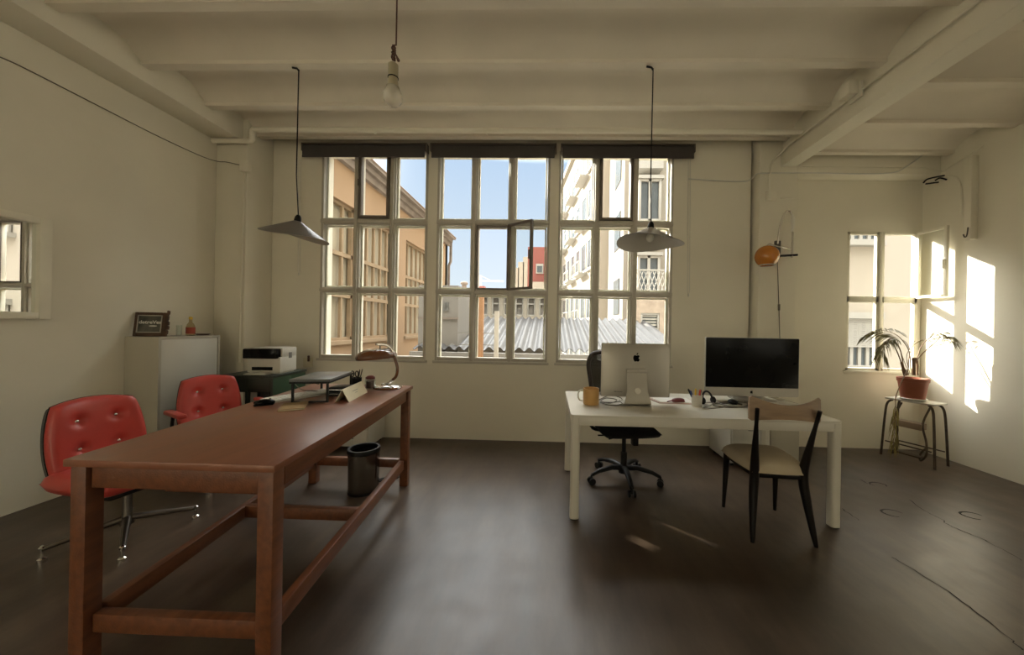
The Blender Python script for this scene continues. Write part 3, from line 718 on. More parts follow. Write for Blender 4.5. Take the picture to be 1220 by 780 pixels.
mb = MB(); mb.box(-0.14, 0.11, -0.175, -0.165, 0.035, 0.07, 0.002); mb.build('paper_slot', M['gloss'], t)
mb = MB(); mb.box(-0.16, 0.10, -0.28, -0.18, 0.0, 0.012, 0.003); mb.box(-0.02, 0.09, -0.275, -0.19, 0.012, 0.018, 0.001); mb.build('output_tray', M['white'], t)
mb = MB(); mb.box(0.199, 0.203, -0.01, 0.05, 0.15, 0.21, 0.001); mb.build('side_badge', M['laptop'], t)

# ------------------------------------------------------------------ things on the wooden table
def on_table(px, py): return gz(px, py, TH)
c = on_table(315, 482)
t = thing('computer_mouse', 'black computer mouse beside the keyboard on the wooden table', 'mouse', c, math.radians(-60))
mb = MB(); mb.ell((0, 0, 0.016), (0.034, 0.056, 0.020)); mb.box(-0.03, 0.03, -0.05, 0.05, 0.0, 0.008, 0.003); mb.build('body', M['gloss'], t)
mb = MB(); mb.tube([(-0.004, 0.028, 0.034), (0.004, 0.028, 0.034)], 0.007, 12); mb.build('wheel', M['steel'], t)
a = on_table(332, 478); b = on_table(372, 461)
d = (b-a); ang = math.atan2(d.y, d.x)
t = thing('keyboard', 'white computer keyboard lying near the far left edge of the wooden table', 'keyboard', gz(357, 473, TH), math.radians(66))
mb = MB(); mb.prism([(-0.06, 0), (0.06, 0), (0.06, 0.022), (-0.06, 0.012)], -0.21, 0.21, 'X'); mb.build('case', M['white'], t)
mb = MB()
for i in range(14):
    for j in range(5): mb.box(-0.195+i*0.028, -0.195+i*0.028+0.023, -0.052+j*0.021, -0.052+j*0.021+0.017, 0.013+j*0.0017, 0.019+j*0.0017, 0.0015)
mb.build('keys', M['paper'], t)
mb = MB(); P = smooth_path([on_table(380, 462)+Vector((0, 0, .03)), on_table(362, 461)+Vector((0, 0, .045)), on_table(352, 463)+Vector((0, 0, .04)), on_table(360, 470)+Vector((0, 0, .035)), on_table(372, 470)+Vector((0, 0, .03)), on_table(383, 468)+Vector((0, 0, .01))])
mb.tube(P, 0.0035, 6); wsolo(mb, 'loose_cable', M['steel'], 'thin dark cable looped over the keyboard on the wooden table', 'cable', P[0])
t = thing('notebook', 'small tan notebook lying in front of the keyboard', 'notebook', on_table(350, 485), ang+0.25)
mb = MB(); mb.box(-0.10, 0.10, -0.065, 0.065, 0, 0.003, 0.001); mb.box(-0.10, 0.10, -0.065, 0.065, 0.009, 0.012, 0.001); mb.build('cover', M['kraft'], t)
mb = MB(); mb.box(-0.097, 0.097, -0.062, 0.062, 0.003, 0.009); mb.build('pages', M['card'], t)
# monitor riser with laptop
a = on_table(356, 479); b = on_table(392, 479)
rz = math.radians(11)
c = on_table(392, 479)+Vector((-0.005, 0.0, 0))
t = thing('laptop_riser', 'black steel laptop riser standing on the wooden table', 'stand', c, rz)
wR, dR, hR = 0.22, 0.40, 0.125
for x in (-wR, 0.0):
    pass
for yy in (0.0, dR):
    mb = MB(); mb.box(-0.012, 0, yy-0.006, yy+0.006, 0.0, hR, 0.0); mb.box(-wR, -wR+0.012, yy-0.006, yy+0.006, 0.0, hR, 0.0)
    mb.box(-wR+0.01, -0.01, yy-0.005, yy+0.005, 0.0, 0.010, 0.0); mb.build('frame', M['black'], t)
mb = MB(); mb.box(-wR-0.01, 0.01, -0.015, dR+0.015, hR, hR+0.012, 0.003); mb.build('shelf', M['black'], t)
zz = hR+0.012
t2 = thing('laptop', 'closed grey laptop lying on the black riser', 'laptop', c+Vector((0, 0, zz)), rz)
mb = MB(); mb.box(-wR-0.02, 0.01, 0.0, dR-0.02, 0.0, 0.009, 0.003); mb.build('base', M['laptop'], t2)
mb = MB(); mb.box(-wR-0.02, 0.01, 0.0, dR-0.02, 0.0095, 0.016, 0.003); mb.build('lid', M['laptop'], t2)
# stack of black devices to the right of the riser
c2 = on_table(404, 470)
t = thing('external_drive', 'lower black drive in the stack beside the riser', 'drive', c2, math.radians(10))
mb = MB(); mb.box(-0.07, 0.07, -0.05, 0.11, 0.0, 0.028, 0.005); mb.build('body', M['black'], t)
mb = MB(); mb.box(-0.055, 0.055, -0.053, -0.048, 0.008, 0.014, 0.001); mb.build('front_strip', M['steel'], t)
t = thing('external_drive', 'upper black drive in the stack beside the riser', 'drive', c2+Vector((0.005, 0.0, 0.028)), math.radians(4))
mb = MB(); mb.box(-0.065, 0.065, -0.045, 0.10, 0.0, 0.030, 0.005); mb.build('body', M['black'], t)
mb = MB(); mb.box(-0.05, 0.05, -0.048, -0.043, 0.012, 0.018, 0.001); mb.build('front_strip', M['chrome'], t)
# name plate (folded card)
a = on_table(402, 480); b = on_table(416, 479); c3 = on_table(438, 467)
d = (c3-b); L_ = d.length; ang = math.atan2(d.y, d.x)
t = thing('name_card', 'cream folded tent card with a printed line on the wooden table', 'sign', b, ang)
mb = MB(); mb.prism([(0, 0), (0.045, 0.085), (0.09, 0), (0.086, 0), (0.045, 0.079), (0.004, 0)], 0, L_, 'X')
mb.build('card', M['card'], t)
mb = MB(); sl = math.atan2(0.085, 0.045)
Mt = Matrix.Translation(Vector((L_/2, 0.0225-0.0012, 0.0425+0.0006))) @ Matrix.Rotation(sl, 4, 'X')
for i in range(9): mb.box(-0.05+i*0.0105, -0.05+i*0.0105+0.008, 0.006, 0.0095, 0, 0.0006, 0, Mt)
for i in range(4): mb.box(-0.022+i*0.0105, -0.022+i*0.0105+0.008, -0.010, -0.007, 0, 0.0006, 0, Mt)
mb.build('printed_line', M['laptop'], t)
# pen holder with scissors
c4 = on_table(424, 463)
t = thing('pen_holder', 'dark wire pen holder behind the tent card', 'holder', c4)
mb = MB(); mb.lathe([(0, 0), (0.038, 0), (0.042, 0.09), (0.038, 0.09), (0.034, 0.005), (0, 0.005)], seg=20); mb.build('cup', M['black'], t)
def stick(x, y, ang, az, L, r, m_, nm, lab, base, cat='pen', grp=None):
    d = Vector((math.sin(ang)*math.cos(az), math.sin(ang)*math.sin(az), math.cos(ang)))
    mb = MB(); mb.tube([(0, 0, 0), d*L*0.93, d*L], [r, r, r*0.35], 8)
    return solo(mb, nm, m_, lab, cat, (base.x+x, base.y+y, base.z+0.006), grp)
stick(0.012, 0.0, 0.10, 0.3, 0.15, 0.004, M['black'], 'ballpoint_pen', 'dark pen leaning right in the wire holder behind the tent card', c4)
stick(0.005, 0.015, 0.22, 0.6, 0.155, 0.004, M['steel'], 'ballpoint_pen', 'grey pen leaning farthest right in the wire holder behind the tent card', c4)
t = thing('scissors', 'dark-handled scissors standing in the wire holder on the wooden table', 'scissors', c4+Vector((-0.012, 0, 0.008)), 0)
for s_ in (-1, 1):
    mb = MB(); mb.bar((0, 0, 0), (s_*0.012, 0, 0.09), 0.010, 0.003); bl = mb.build('blade', M['steel'], t)
    mb = MB(); q = [(s_*0.018+0.016*math.cos(k*PI/8)*0.8, 0, 0.112+0.022*math.sin(k*PI/8)) for k in range(17)]; mb.tube(q, 0.004, 6); mb.build('handle', M['black'], bl)
# jar
c5 = on_table(441, 463)
t = thing('glass_jar', 'small glass jar with dark maroon lid left of the table lamp', 'jar', c5)
mb = MB(); mb.lathe([(0, 0), (0.036, 0), (0.040, 0.006), (0.040, 0.075), (0.036, 0.08), (0.034, 0.08), (0.037, 0.07), (0.037, 0.008), (0, 0.006)], seg=24); mb.build('glass', M['clear'], t)
mb = MB(); mb.lathe([(0, 0.008), (0.031, 0.008), (0.031, 0.066), (0, 0.066)], seg=20); mb.build('contents', M['brown'], t)
mb = MB(); mb.lathe([(0, 0.08), (0.036, 0.08), (0.036, 0.094), (0.02, 0.105), (0, 0.107)], seg=20); mb.build('lid', M['maroon'], t)
# desk lamp (mid-century, saucer shade)
c6 = on_table(462, 462)
t = thing('table_lamp', 'mid-century brown and chrome saucer-shaded desk lamp at the far end of the wooden table', 'lamp', c6)
mb = MB(); mb.lathe([(0, 0), (0.112, 0), (0.115, 0.006), (0.108, 0.014), (0, 0.02)], seg=40, mtx=Matrix.Diagonal((1.0, 0.92, 1, 1))); mb.build('base_rim', M['brownlamp'], t)
mb = MB(); mb.lathe([(0, 0.012), (0.098, 0.012), (0.09, 0.019), (0.03, 0.025), (0, 0.026)], seg=40, mtx=Matrix.Diagonal((1.0, 0.92, 1, 1))); mb.ell((-0.045, 0, 0.03), (0.012, 0.012, 0.010)); mb.build('base_plate', M['chrome'], t)
S_ = 2.78/405.0
arm = smooth_path([(-0.02, 0, 0.028), (0.03, 0, 0.06), (0.068, 0, 0.10), (0.076, 0, 0.17), (0.055, 0, 0.24), (0.035, 0, 0.285)], 5)
mb = MB(); mb.tube(arm[:8], 0.011, 12); mb.build('arm_joint', M['chrome'], t)
mb = MB(); mb.tube(arm[6:], 0.012, 12); mb.build('arm', M['brownlamp'], t)
sc = Vector((-0.10, 0, 0.275)); tl = Matrix.Translation(sc) @ Matrix.Rotation(math.radians(-5), 4, 'Y')
mb = MB(); mb.lathe([(0.150, -0.028), (0.157, -0.018), (0.155, -0.006), (0.13, 0.016), (0.08, 0.030), (0, 0.036), (0, 0.033), (0.08, 0.027), (0.128, 0.012), (0.150, -0.008), (0.146, -0.028)], seg=48, mtx=tl @ Matrix.Diagonal((1, 1, 1.35, 1))); sh = mb.build('shade', M['brownlamp'], t)
mb = MB(); mb.lathe([(0.0, 0.050), (0.06, 0.0455), (0.10, 0.0365), (0.10, 0.0355), (0.0, 0.048)], seg=40, mtx=tl); mb.build('shade_cap', M['chrome'], sh)
mb = MB(); mb.lathe([(0, -0.02), (0.145, -0.02), (0.145, -0.025), (0, -0.025)], seg=40, mtx=tl); mb.build('diffuser', M['paper'], sh)
mb = MB(); mb.tube(smooth_path([(0.035, 0, 0.285), (0.03, 0, 0.315), (0.0, 0, 0.345), (-0.04, 0, 0.355), (-0.10, 0, 0.355)]), [0.009]*24+[0.006], 10, flat=1.4); mb.build('handle', M['chrome'], t)
mb = MB(); mb.tube([(-0.07, 0, 0.30), (-0.07, 0, 0.355)], 0.005, 8); mb.tube([(-0.105, 0, 0.356), (-0.085, 0, 0.356)], 0.007, 8); mb.build('knob', M['black'], t)

# ------------------------------------------------------------------ waste bin, pedestal, floor cable
c = gz(433, 584)
t = thing('waste_bin', 'round steel waste bin with black rim standing under the wooden table', 'bin', c)
mb = MB(); mb.lathe([(0, 0.0), (0.110, 0.0), (0.112, 0.01), (0.117, 0.33), (0.112, 0.33), (0.107, 0.012), (0, 0.012)], seg=40); mb.build('body', mat('bin_steel', (0.22, 0.20, 0.18), 0.22, metal=0.95, var=0.05), t)
mb = MB(); mb.lathe([(0.120, 0.315), (0.122, 0.335), (0.118, 0.350), (0.103, 0.350), (0.101, 0.335), (0.105, 0.315)], seg=40); mb.build('rim', M['black'], t)
mb = MB(); mb.lathe([(0.111, 0.0), (0.115, 0.0), (0.115, 0.02), (0.111, 0.02)], seg=40); mb.build('foot_ring', M['black'], t)
mb = MB(); p0 = gz(455, 577)
q = [p0+Vector((0.07*math.cos(a*0.5)*(1+0.2*math.sin(a)), 0.05*math.sin(a*0.5)+a*0.004, 0.006)) for a in range(0, 26)]
q += [gz(480, 560), Vector((gz(478, 522).x, YB-0.01, 0.02)), Vector((gz(478, 522).x, YB-0.01, 0.3))]
mb.tube(smooth_path(q, 3), 0.005, 6); wsolo(mb, 'floor_cable', M['black'], 'black cable coiled on the floor beside the waste bin', 'cable', p0)
c = gz(436, 531)
t = thing('drawer_pedestal', 'cream pedestal against the back wall seen beneath the wooden table', 'cabinet', (-2.13, 3.62, 0))
mb = MB(); mb.box(-0.2, 0.21, -0.03, 0.34, 0.03, 0.56, 0.004); mb.build('body', M['white'], t)
for k in range(3):
    mb = MB(); mb.box(-0.19, 0.20, -0.046, -0.03, 0.05+k*0.17, 0.205+k*0.17, 0.003); d_ = mb.build('drawer', M['white'], t)
    mb = MB(); mb.box(-0.05, 0.06, -0.056, -0.046, 0.12+k*0.17, 0.13+k*0.17, 0.002); mb.build('handle', M['laptop'], d_)
for sx in (-0.16, 0.17):
    for sy in (0.01, 0.30):
        mb = MB(); mb.lathe([(0, 0), (0.015, 0), (0.015, 0.03), (0, 0.03)], (sx, sy, 0), 10); mb.build('foot', M['black'], t)
# ------------------------------------------------------------------ white desk
DH = 0.74
DX0, DX1, DY0, DY1 = 0.16, 2.03, 2.385, 3.26
t = thing('office_desk', 'white office desk with rounded square legs in front of the window', 'desk', ((DX0+DX1)/2, (DY0+DY1)/2, 0))
mb = MB()
def rrect(x0, x1, y0, y1, r, n=6):
    out = []
    for cx_, cy_, a0 in ((x1-r, y1-r, 0), (x0+r, y1-r, PI/2), (x0+r, y0+r, PI), (x1-r, y0+r, 1.5*PI)):
        for k in range(n+1): out.append((cx_+r*math.cos(a0+k*PI/2/n), cy_+r*math.sin(a0+k*PI/2/n)))
    return out
mb.prism(rrect(DX0, DX1, DY0, DY1, 0.035), DH-0.018, DH, 'Z'); mb.build('tabletop', M['desk'], t, world=True)
mb = MB(); a_ = 0.03
mb.box(DX0+0.06, DX1-0.06, DY0+0.006, DY0+0.03, DH-0.075, DH-0.018, 0.003); mb.box(DX0+0.06, DX1-0.06, DY1-0.03, DY1-0.006, DH-0.075, DH-0.018, 0.003)
mb.box(DX0+0.006, DX0+0.03, DY0+0.06, DY1-0.06, DH-0.075, DH-0.018, 0.003); mb.box(DX1-0.03, DX1-0.006, DY0+0.06, DY1-0.06, DH-0.075, DH-0.018, 0.003)
mb.build('frame', M['desk'], t, world=True)
for x in (DX0+0.036, DX1-0.036):
    for y in (DY0+0.036, DY1-0.036):
        mb = MB(); mb.prism(rrect(x-0.032, x+0.032, y-0.032, y+0.032, 0.02), 0.008, DH-0.018, 'Z'); lg = mb.build('leg', M['desk'], t, world=True)
        mb = MB(); mb.prism(rrect(x-0.028, x+0.028, y-0.028, y+0.028, 0.018), 0.0, 0.01, 'Z'); mb.bm.transform(Matrix.Translation(-t.location)); mb.build('foot', M['black'], lg)

# apple outline for the computer logos
def apple_poly(s):
    P = []
    pts = [(0.0, 0.30), (0.10, 0.36), (0.22, 0.38), (0.36, 0.30), (0.42, 0.20), (0.32, 0.10), (0.29, -0.02), (0.33, -0.14), (0.44, -0.22), (0.38, -0.36), (0.28, -0.48), (0.17, -0.52), (0.05, -0.47), (-0.05, -0.47), (-0.18, -0.52), (-0.29, -0.46), (-0.40, -0.28), (-0.45, -0.06), (-0.43, 0.16), (-0.33, 0.32), (-0.20, 0.38), (-0.09, 0.35)]
    n = len(pts)
    for i in range(n):
        a, b, c, d = [Vector(pts[(i+j-1) % n]) for j in range(4)]
        for k in range(3):
            t = k/3; P.append(tuple(s*(0.5*((2*b)+(c-a)*t+(2*a-5*b+4*c-d)*t*t+(-a+3*b-3*c+d)*t**3))))
    return P
def leaf_poly(s): return [(0.0*s, 0.42*s), (0.03*s, 0.55*s), (0.12*s, 0.66*s), (0.22*s, 0.70*s), (0.21*s, 0.58*s), (0.12*s, 0.46*s)]

def all_in_one(label, loc, rz, w, h, z0, chin, back_view):
    """screen front faces local -Y"""
    t = thing('desktop_computer', label, 'computer', loc, rz)
    mb = MB()
    def back(u, v):
        U, V = 2*u-1, 2*v-1; f = (1-abs(U)**4)*(1-abs(V)**4)
        return Vector((U*w/2, 0.006+0.028*f, z0+h*v))
    mb.prism([(x, z) for x, z in rrect(-w/2, w/2, z0, z0+h, 0.014)], -0.008, 0.008, 'Y')
    mb.grid(back, 24, 18)
    body = mb.build('body', M['alu'], t, ang=50)
    mb = MB(); mb.prism([(x, z) for x, z in rrect(-w/2+0.004, w/2-0.004, z0+chin, z0+h-0.004, 0.008)], -0.0105, -0.008, 'Y'); mb.build('screen', M['gloss'], t)
    s = h*0.135
    mb = MB(); zc_ = z0+chin*0.5
    mb.prism([(x, z+zc_) for x, z in apple_poly(chin*0.34)], -0.0095, -0.008, 'Y'); mb.prism([(x, z+zc_) for x, z in leaf_poly(chin*0.34)], -0.0095, -0.008, 'Y'); mb.build('front_logo', M['gloss'], t)
    mb = MB(); zc_ = z0+h*0.735
    mb.prism([(-x, z+zc_) for x, z in apple_poly(s)], 0.012, 0.0375, 'Y'); mb.prism([(-x, z+zc_) for x, z in leaf_poly(s)], 0.012, 0.0375, 'Y'); mb.build('rear_logo', M['gloss'], t)
    mb = MB()
    for i in range(7): mb.box(w*0.30-i*0.010, w*0.30-i*0.010+0.007, 0.010, 0.022, z0+0.038, z0+0.048)
    mb.build('rear_lettering', M['laptop'], t)
    # stand: bent plate, foot towards the front
    sw = w*0.16
    mb = MB()
    prof = smooth_path([(0, -0.10, 0.004), (0, 0.02, 0.006), (0, 0.085, 0.012), (0, 0.098, 0.03), (0, 0.085, 0.10), (0, 0.055, 0.20), (0, 0.040, z0+h*0.50)], 5)
    tt = bmesh.new(); L = []
    for i, p in enumerate(prof):
        hw = sw*(1.25-0.35*min(1, max(0, p.z/0.12)))
        dd = (prof[min(i+1, len(prof)-1)]-prof[max(i-1, 0)]).normalized(); n = Vector((0, -dd.z, dd.y))*0.004
        L.append([tt.verts.new(Vector((sx*hw, p.y, p.z))+n*sn) for sx, sn in ((-1, -1), (1, -1), (1, 1), (-1, 1))])
    for a, b in zip(L, L[1:]):
        for k in range(4): tt.faces.new((a[k], a[(k+1) % 4], b[(k+1) % 4], b[k]))
    tt.faces.new(L[0][::-1]); tt.faces.new(L[-1]); mb._merge(tt)
    st = mb.build('stand', M['alu'], t)
    mb = MB(); m_ = Matrix.Translation(Vector((0, 0.082, 0.115))) @ Matrix.Rotation(math.radians(-75), 4, 'X')
    mb.lathe([(0, 0.004), (0.024, 0.004), (0.024, 0.012), (0, 0.012)], seg=24, mtx=m_); mb.build('cable_hole', M['white'], st)
    mb = MB(); mb.box(-sw*0.9, sw*0.9, 0.03, 0.055, z0+h*0.46, z0+h*0.53, 0.006); mb.build('hinge', M['alu'], st)
    return t
# first one seen from the back
b1 = gz(762, 481, DH)
all_in_one('silver all-in-one computer seen from behind with black apple logo on the white desk', (gz(758, 482, DH).x, 2.80, DH), PI, 0.555, 0.435, 0.055, 0.075, True)
all_in_one('large all-in-one computer with black screen facing the camera on the white desk', (gy(896, 440, 3.04).x, 3.05, DH), 0.0, 0.812, 0.515, 0.032, 0.076, False)

# mug
c = gz(704, 481, DH)
t = thing('coffee_mug', 'ochre mug with white handle at the left corner of the white desk', 'mug', c)
mb = MB(); mb.lathe([(0, 0), (0.060, 0), (0.064, 0.006), (0.064, 0.125), (0.061, 0.128), (0.058, 0.125), (0.058, 0.01), (0, 0.008)], seg=36); mb.build('body', M['mug'], t)
mb = MB(); mb.tube(smooth_path([(-0.060, 0, 0.105), (-0.085, 0, 0.108), (-0.102, 0, 0.085), (-0.102, 0, 0.05), (-0.085, 0, 0.028), (-0.060, 0, 0.030)]), 0.0065, 10); mb.build('handle', M['saucer'], t)
# mouse behind computer, cables, papers
def cable(pts, z, r, name, m_, lab, n=6):
    if pts[0][0] > 800: pts = [(px, 477.5+(py-470)*0.62) for px, py in pts]
    P = smooth_path([gz(px, py, z) for px, py in pts], n)
    mb = MB(); mb.tube(P, r, 6); return wsolo(mb, name, m_, lab, 'cable', P[0])
cable([(714, 476), (726, 471), (738, 473), (741, 477), (730, 479), (716, 478), (722, 474), (735, 476), (727, 480), (715, 479), (725, 482), (738, 482), (750, 476), (757, 471)], DH+0.006, 0.004, 'loose_cable', M['cable'], 'grey cable loops between the mug and the computer seen from behind')
cable([(864, 478), (856, 473), (875, 471), (890, 474), (888, 480), (868, 482), (850, 478), (858, 472), (880, 470), (897, 473), (890, 481), (870, 480), (860, 475), (875, 474), (884, 477)], DH+0.006, 0.0055, 'loose_cable', M['cable'], 'tangle of grey cables in front of the large computer', 5)
cable([(838, 474), (850, 473), (846, 479), (838, 482), (848, 484), (862, 482)], DH+0.012, 0.004, 'loose_cable', M['cable'], 'grey cable in front of the lower left corner of the large computer', 5)
mb = MB(); cc = gz(873, 481, DH); mb.ell((0, 0, 0.018), (0.035, 0.05, 0.02)); mb.box(-0.02, 0.02, -0.03, 0.03, 0, 0.01, 0.003)
solo(mb, 'power_adapter', M['black'], 'small black adapter lying amid the cable tangle', 'adapter', cc)
t = thing('headset', 'dark headset lying beside the pen cup on the white desk', 'headset', gz(843, 481, DH), 0.4)
mb = MB(); mb.tube(bez((-0.05, 0, 0.02), (-0.06, 0.02, 0.13), (0.05, 0.02, 0.13), (0.06, 0, 0.02)), 0.008, 8); mb.build('band', M['black'], t)
for s_ in (-0.052, 0.06):
    mb = MB(); mb.ell((s_, 0, 0.03), (0.015, 0.028, 0.03)); mb.build('ear_pad', M['black'], t)
# notepad with reddish items
c = gz(806, 478, DH)
t = thing('document_folder', 'pinkish open folder lying on the white desk behind the pen cup', 'folder', c, math.radians(-3))
mb = MB(); mb.prism([(-0.17, -0.10), (0.13, -0.10), (0.13, 0.14), (-0.24, 0.14)], 0.0, 0.006, 'Z'); mb.build('cover', mat('pink_card', (0.55, 0.40, 0.33), 0.7), t)
mb = MB(); mb.prism([(-0.15, -0.08), (0.12, -0.08), (0.12, 0.12), (-0.21, 0.12)], 0.006, 0.010, 'Z'); mb.build('sheet', M['paper'], t)
t = thing('small_case', 'small maroon case lying on the pinkish folder', 'case', gz(808, 480, DH)+Vector((0, 0, 0.010)), math.radians(8))
mb = MB(); mb.ell((0, 0, 0.016), (0.055, 0.028, 0.018)); mb.box(-0.05, 0.05, -0.02, 0.02, 0, 0.012, 0.004); mb.build('shell', M['maroon'], t)
mb = MB(); mb.tube([(-0.10, -0.01, 0.005), (-0.05, 0.0, 0.014)], 0.005, 8); mb.build('strap', M['maroon'], t)
t = thing('computer_mouse', 'white computer mouse at the back edge of the pinkish folder', 'mouse', gz(790, 471.5, DH)+Vector((0, 0, 0.0)), math.radians(70))
mb = MB(); mb.ell((0, 0, 0.014), (0.03, 0.055, 0.018)); mb.box(-0.025, 0.025, -0.045, 0.045, 0, 0.008, 0.003); mb.build('body', M['white'], t)
mb = MB(); mb.ell((0, 0.025, 0.031), (0.004, 0.008, 0.004)); mb.build('wheel', M['laptop'], t)
t = thing('keyboard', 'slim aluminium keyboard on the white desk below the computer seen from behind', 'keyboard', gz(730, 470.5, DH), math.radians(-3))
mb = MB(); mb.prism([(-0.055, 0), (0.055, 0), (0.055, 0.006), (-0.055, 0.014)], -0.11, 0.17, 'X'); mb.build('case', M['alu'], t)
mb = MB()
for i in range(13):
    for j in range(4): mb.box(-0.105+i*0.020, -0.105+i*0.020+0.017, -0.05+j*0.024, -0.05+j*0.024+0.02, 0.012-j*0.0015, 0.016-j*0.0015)
mb.build('keys', M['white'], t)
mb = MB(); mb.prism([(-0.14, -0.12), (0.20, -0.14), (0.14, 0.16), (-0.12, 0.15)], 0.0, 0.004, 'Z')
solo(mb, 'paper_sheet', M['paper'], 'white sheet of paper on the right of the desk behind the wooden chair', 'paper', gz(930, 482, DH))
# pen cup
c = gz(830, 484, DH)
t = thing('pen_cup', 'off-white pen cup full of pens in the middle of the white desk', 'cup', c)
mb = MB(); mb.lathe([(0, 0), (0.036, 0), (0.042, 0.095), (0.039, 0.095), (0.033, 0.006), (0, 0.006)], seg=28); mb.build('cup', M['pen'], t)
for (x, y, an, az, L, m_, lb) in ((-0.01, 0, .16, 1.2, .135, M['yellow'], 'yellow marker standing in the off-white pen cup'), (0.012, -0.005, .10, .3, .13, M['redpl'], 'red marker standing in the off-white pen cup'),
                              (0.0, 0.01, .45, 3.0, .145, M['black'], 'black pen leaning far left in the off-white pen cup'), (0.01, 0.01, .18, -.4, .13, M['black'], 'black marker at the right of the off-white pen cup'), (-0.015, -0.01, .3, 2.7, .125, M['blue'], 'blue pen leaning left in the off-white pen cup')):
    stick(x, y, an, az, L, 0.0075, m_, 'marker_pen', lb, c, 'pen', 'pens in the off-white cup')
cable_y = None

# pedestals below the desk
t = thing('drawer_pedestal', 'white drawer pedestal standing on castors under the white desk', 'cabinet', (2.02, 3.42, 0), 0)
mb = MB(); mb.box(-0.22, 0.16, -0.02, 0.42, 0.04, 0.60, 0.004); mb.build('body', M['white'], t)
for k in range(3):
    mb = MB(); mb.box(-0.21, 0.15, -0.036, -0.02, 0.06+k*0.178, 0.228+k*0.178, 0.003); d_ = mb.build('drawer', M['white'], t)
    mb = MB(); mb.box(-0.06, -0.01, -0.044, -0.036, 0.19+k*0.178, 0.197+k*0.178, 0.001); mb.box(0.0, 0.03, -0.044, -0.036, 0.19+k*0.178, 0.197+k*0.178, 0.001); mb.build('handle', M['laptop'], d_)
for sx in (-0.18, 0.12):
    for sy in (0.03, 0.37):
        mb = MB(); mb.tube([(sx-0.01, sy, 0.02), (sx+0.01, sy, 0.02)], 0.02, 12); mb.box(sx-0.012, sx+0.012, sy-0.012, sy+0.012, 0.02, 0.045); mb.build('castor', M['black'], t)
t = thing('storage_box', 'plain pale cabinet beside the drawer pedestal under the right end of the white desk', 'cabinet', (2.38, 3.50, 0), 0)
mb = MB(); mb.box(-0.14, 0.15, 0.0, 0.36, 0.0, 0.62, 0.004); mb.build('body', M['cabinet'], t)
mb = MB(); mb.box(-0.135, 0.145, -0.016, 0.0, 0.02, 0.61, 0.003); mb.build('door', M['cabinet'], t)

# ------------------------------------------------------------------ black office chair behind the desk
oc = Vector((0.68, 3.05, 0))
t = thing('office_chair', 'black mesh office chair on castors behind the white desk', 'chair', oc, math.radians(8))
mb = MB(); mb.lathe([(0, 0.07), (0.045, 0.07), (0.042, 0.13), (0.028, 0.145), (0.028, 0.25), (0.018, 0.252), (0.018, 0.42), (0, 0.42)], seg=20); mb.build('column', M['black'], t)
for k in range(5):
    a = math.radians(-98+72*k); d = Vector((math.cos(a), math.sin(a), 0))
    mb = MB(); mb.tube([d*0.02+Vector((0, 0, 0.115)), d*0.12+Vector((0, 0, 0.125)), d*0.24+Vector((0, 0, 0.105)), d*0.31+Vector((0, 0, 0.075))], [0.03, 0.027, 0.022, 0.018], 10, flat=0.8)
    lg = mb.build('leg', M['black'], t)
    mb = MB(); n = Vector((-d.y, d.x, 0)); q = d*0.31
    for s_ in (-1, 1): mb.tube([q+n*s_*0.012+Vector((0, 0, 0.028)), q+n*s_*0.030+Vector((0, 0, 0.028))], 0.028, 14)
    mb.tube([q+Vector((0, 0, 0.03)), q+Vector((0, 0, 0.08))], 0.010, 8); mb.build('castor', M['black'], lg)
# chair faces the desk: local -Y
S = Matrix(((1, 0, 0, 0), (0, 0, 1, -0.26), (0, -1, 0, 0.47), (0, 0, 0, 1)))
P3 = cushion_surf(0.52, 0.48, 0.022, 0.03, (), cor=0.16)
mb = MB(); mb.grid(lambda u, v: P3(u, v, True), 24, 24); mb.grid(lambda u, v: P3(u, v, False), 24, 24); mb.bm.transform(S); mb.build('seat', M['mesh'], t, ang=60)
mb = MB(); mb.box(-0.10, 0.10, -0.10, 0.14, 0.405, 0.45, 0.012); mb.tube([(-0.05, -0.05, 0.415), (-0.26, -0.07, 0.425)], 0.007, 8); mb.tube([(-0.06, -0.02, 0.40), (-0.15, -0.03, 0.385)], 0.014, 8); mb.box(0.05, 0.10, -0.09, -0.02, 0.33, 0.41, 0.008); mb.build('mechanism', M['black'], t)
bp = smooth_path([(-0.15, 0.27, 0.50), (-0.20, 0.29, 0.62), (-0.235, 0.31, 0.85), (-0.25, 0.33, 1.00), (-0.215, 0.335, 1.085), (-0.12, 0.335, 1.11), (0.12, 0.335, 1.11), (0.215, 0.335, 1.085), (0.25, 0.33, 1.00), (0.235, 0.31, 0.85), (0.20, 0.29, 0.62), (0.15, 0.27, 0.50), (-0.15, 0.27, 0.50)], 6)
mb = MB(); mb.tube(bp, 0.024, 10, flat=0.9); mb.build('back_frame', mat('chair_frame_grey', (0.045, 0.032, 0.028), 0.45), t)
mb = MB()
def backmesh(u, v):
    z = 0.50+0.60*v; hw = 0.15+0.10*min(1, v*1.3); hw = hw if v < 0.85 else hw-0.10*((v-0.85)/0.15)**2
    return Vector(((2*u-1)*hw, 0.27+0.065*v+0.025*(1-(2*u-1)**2), z))
mb.grid(backmesh, 12, 16, 0.003); mb.build('back_mesh', M['netting'], t, ang=60)
mb = MB(); mb.tube(smooth_path([(0, 0.08, 0.42), (0, 0.28, 0.43), (0, 0.335, 0.55), (0, 0.345, 0.75)]), 0.02, 10); mb.build('back_support', M['black'], t)
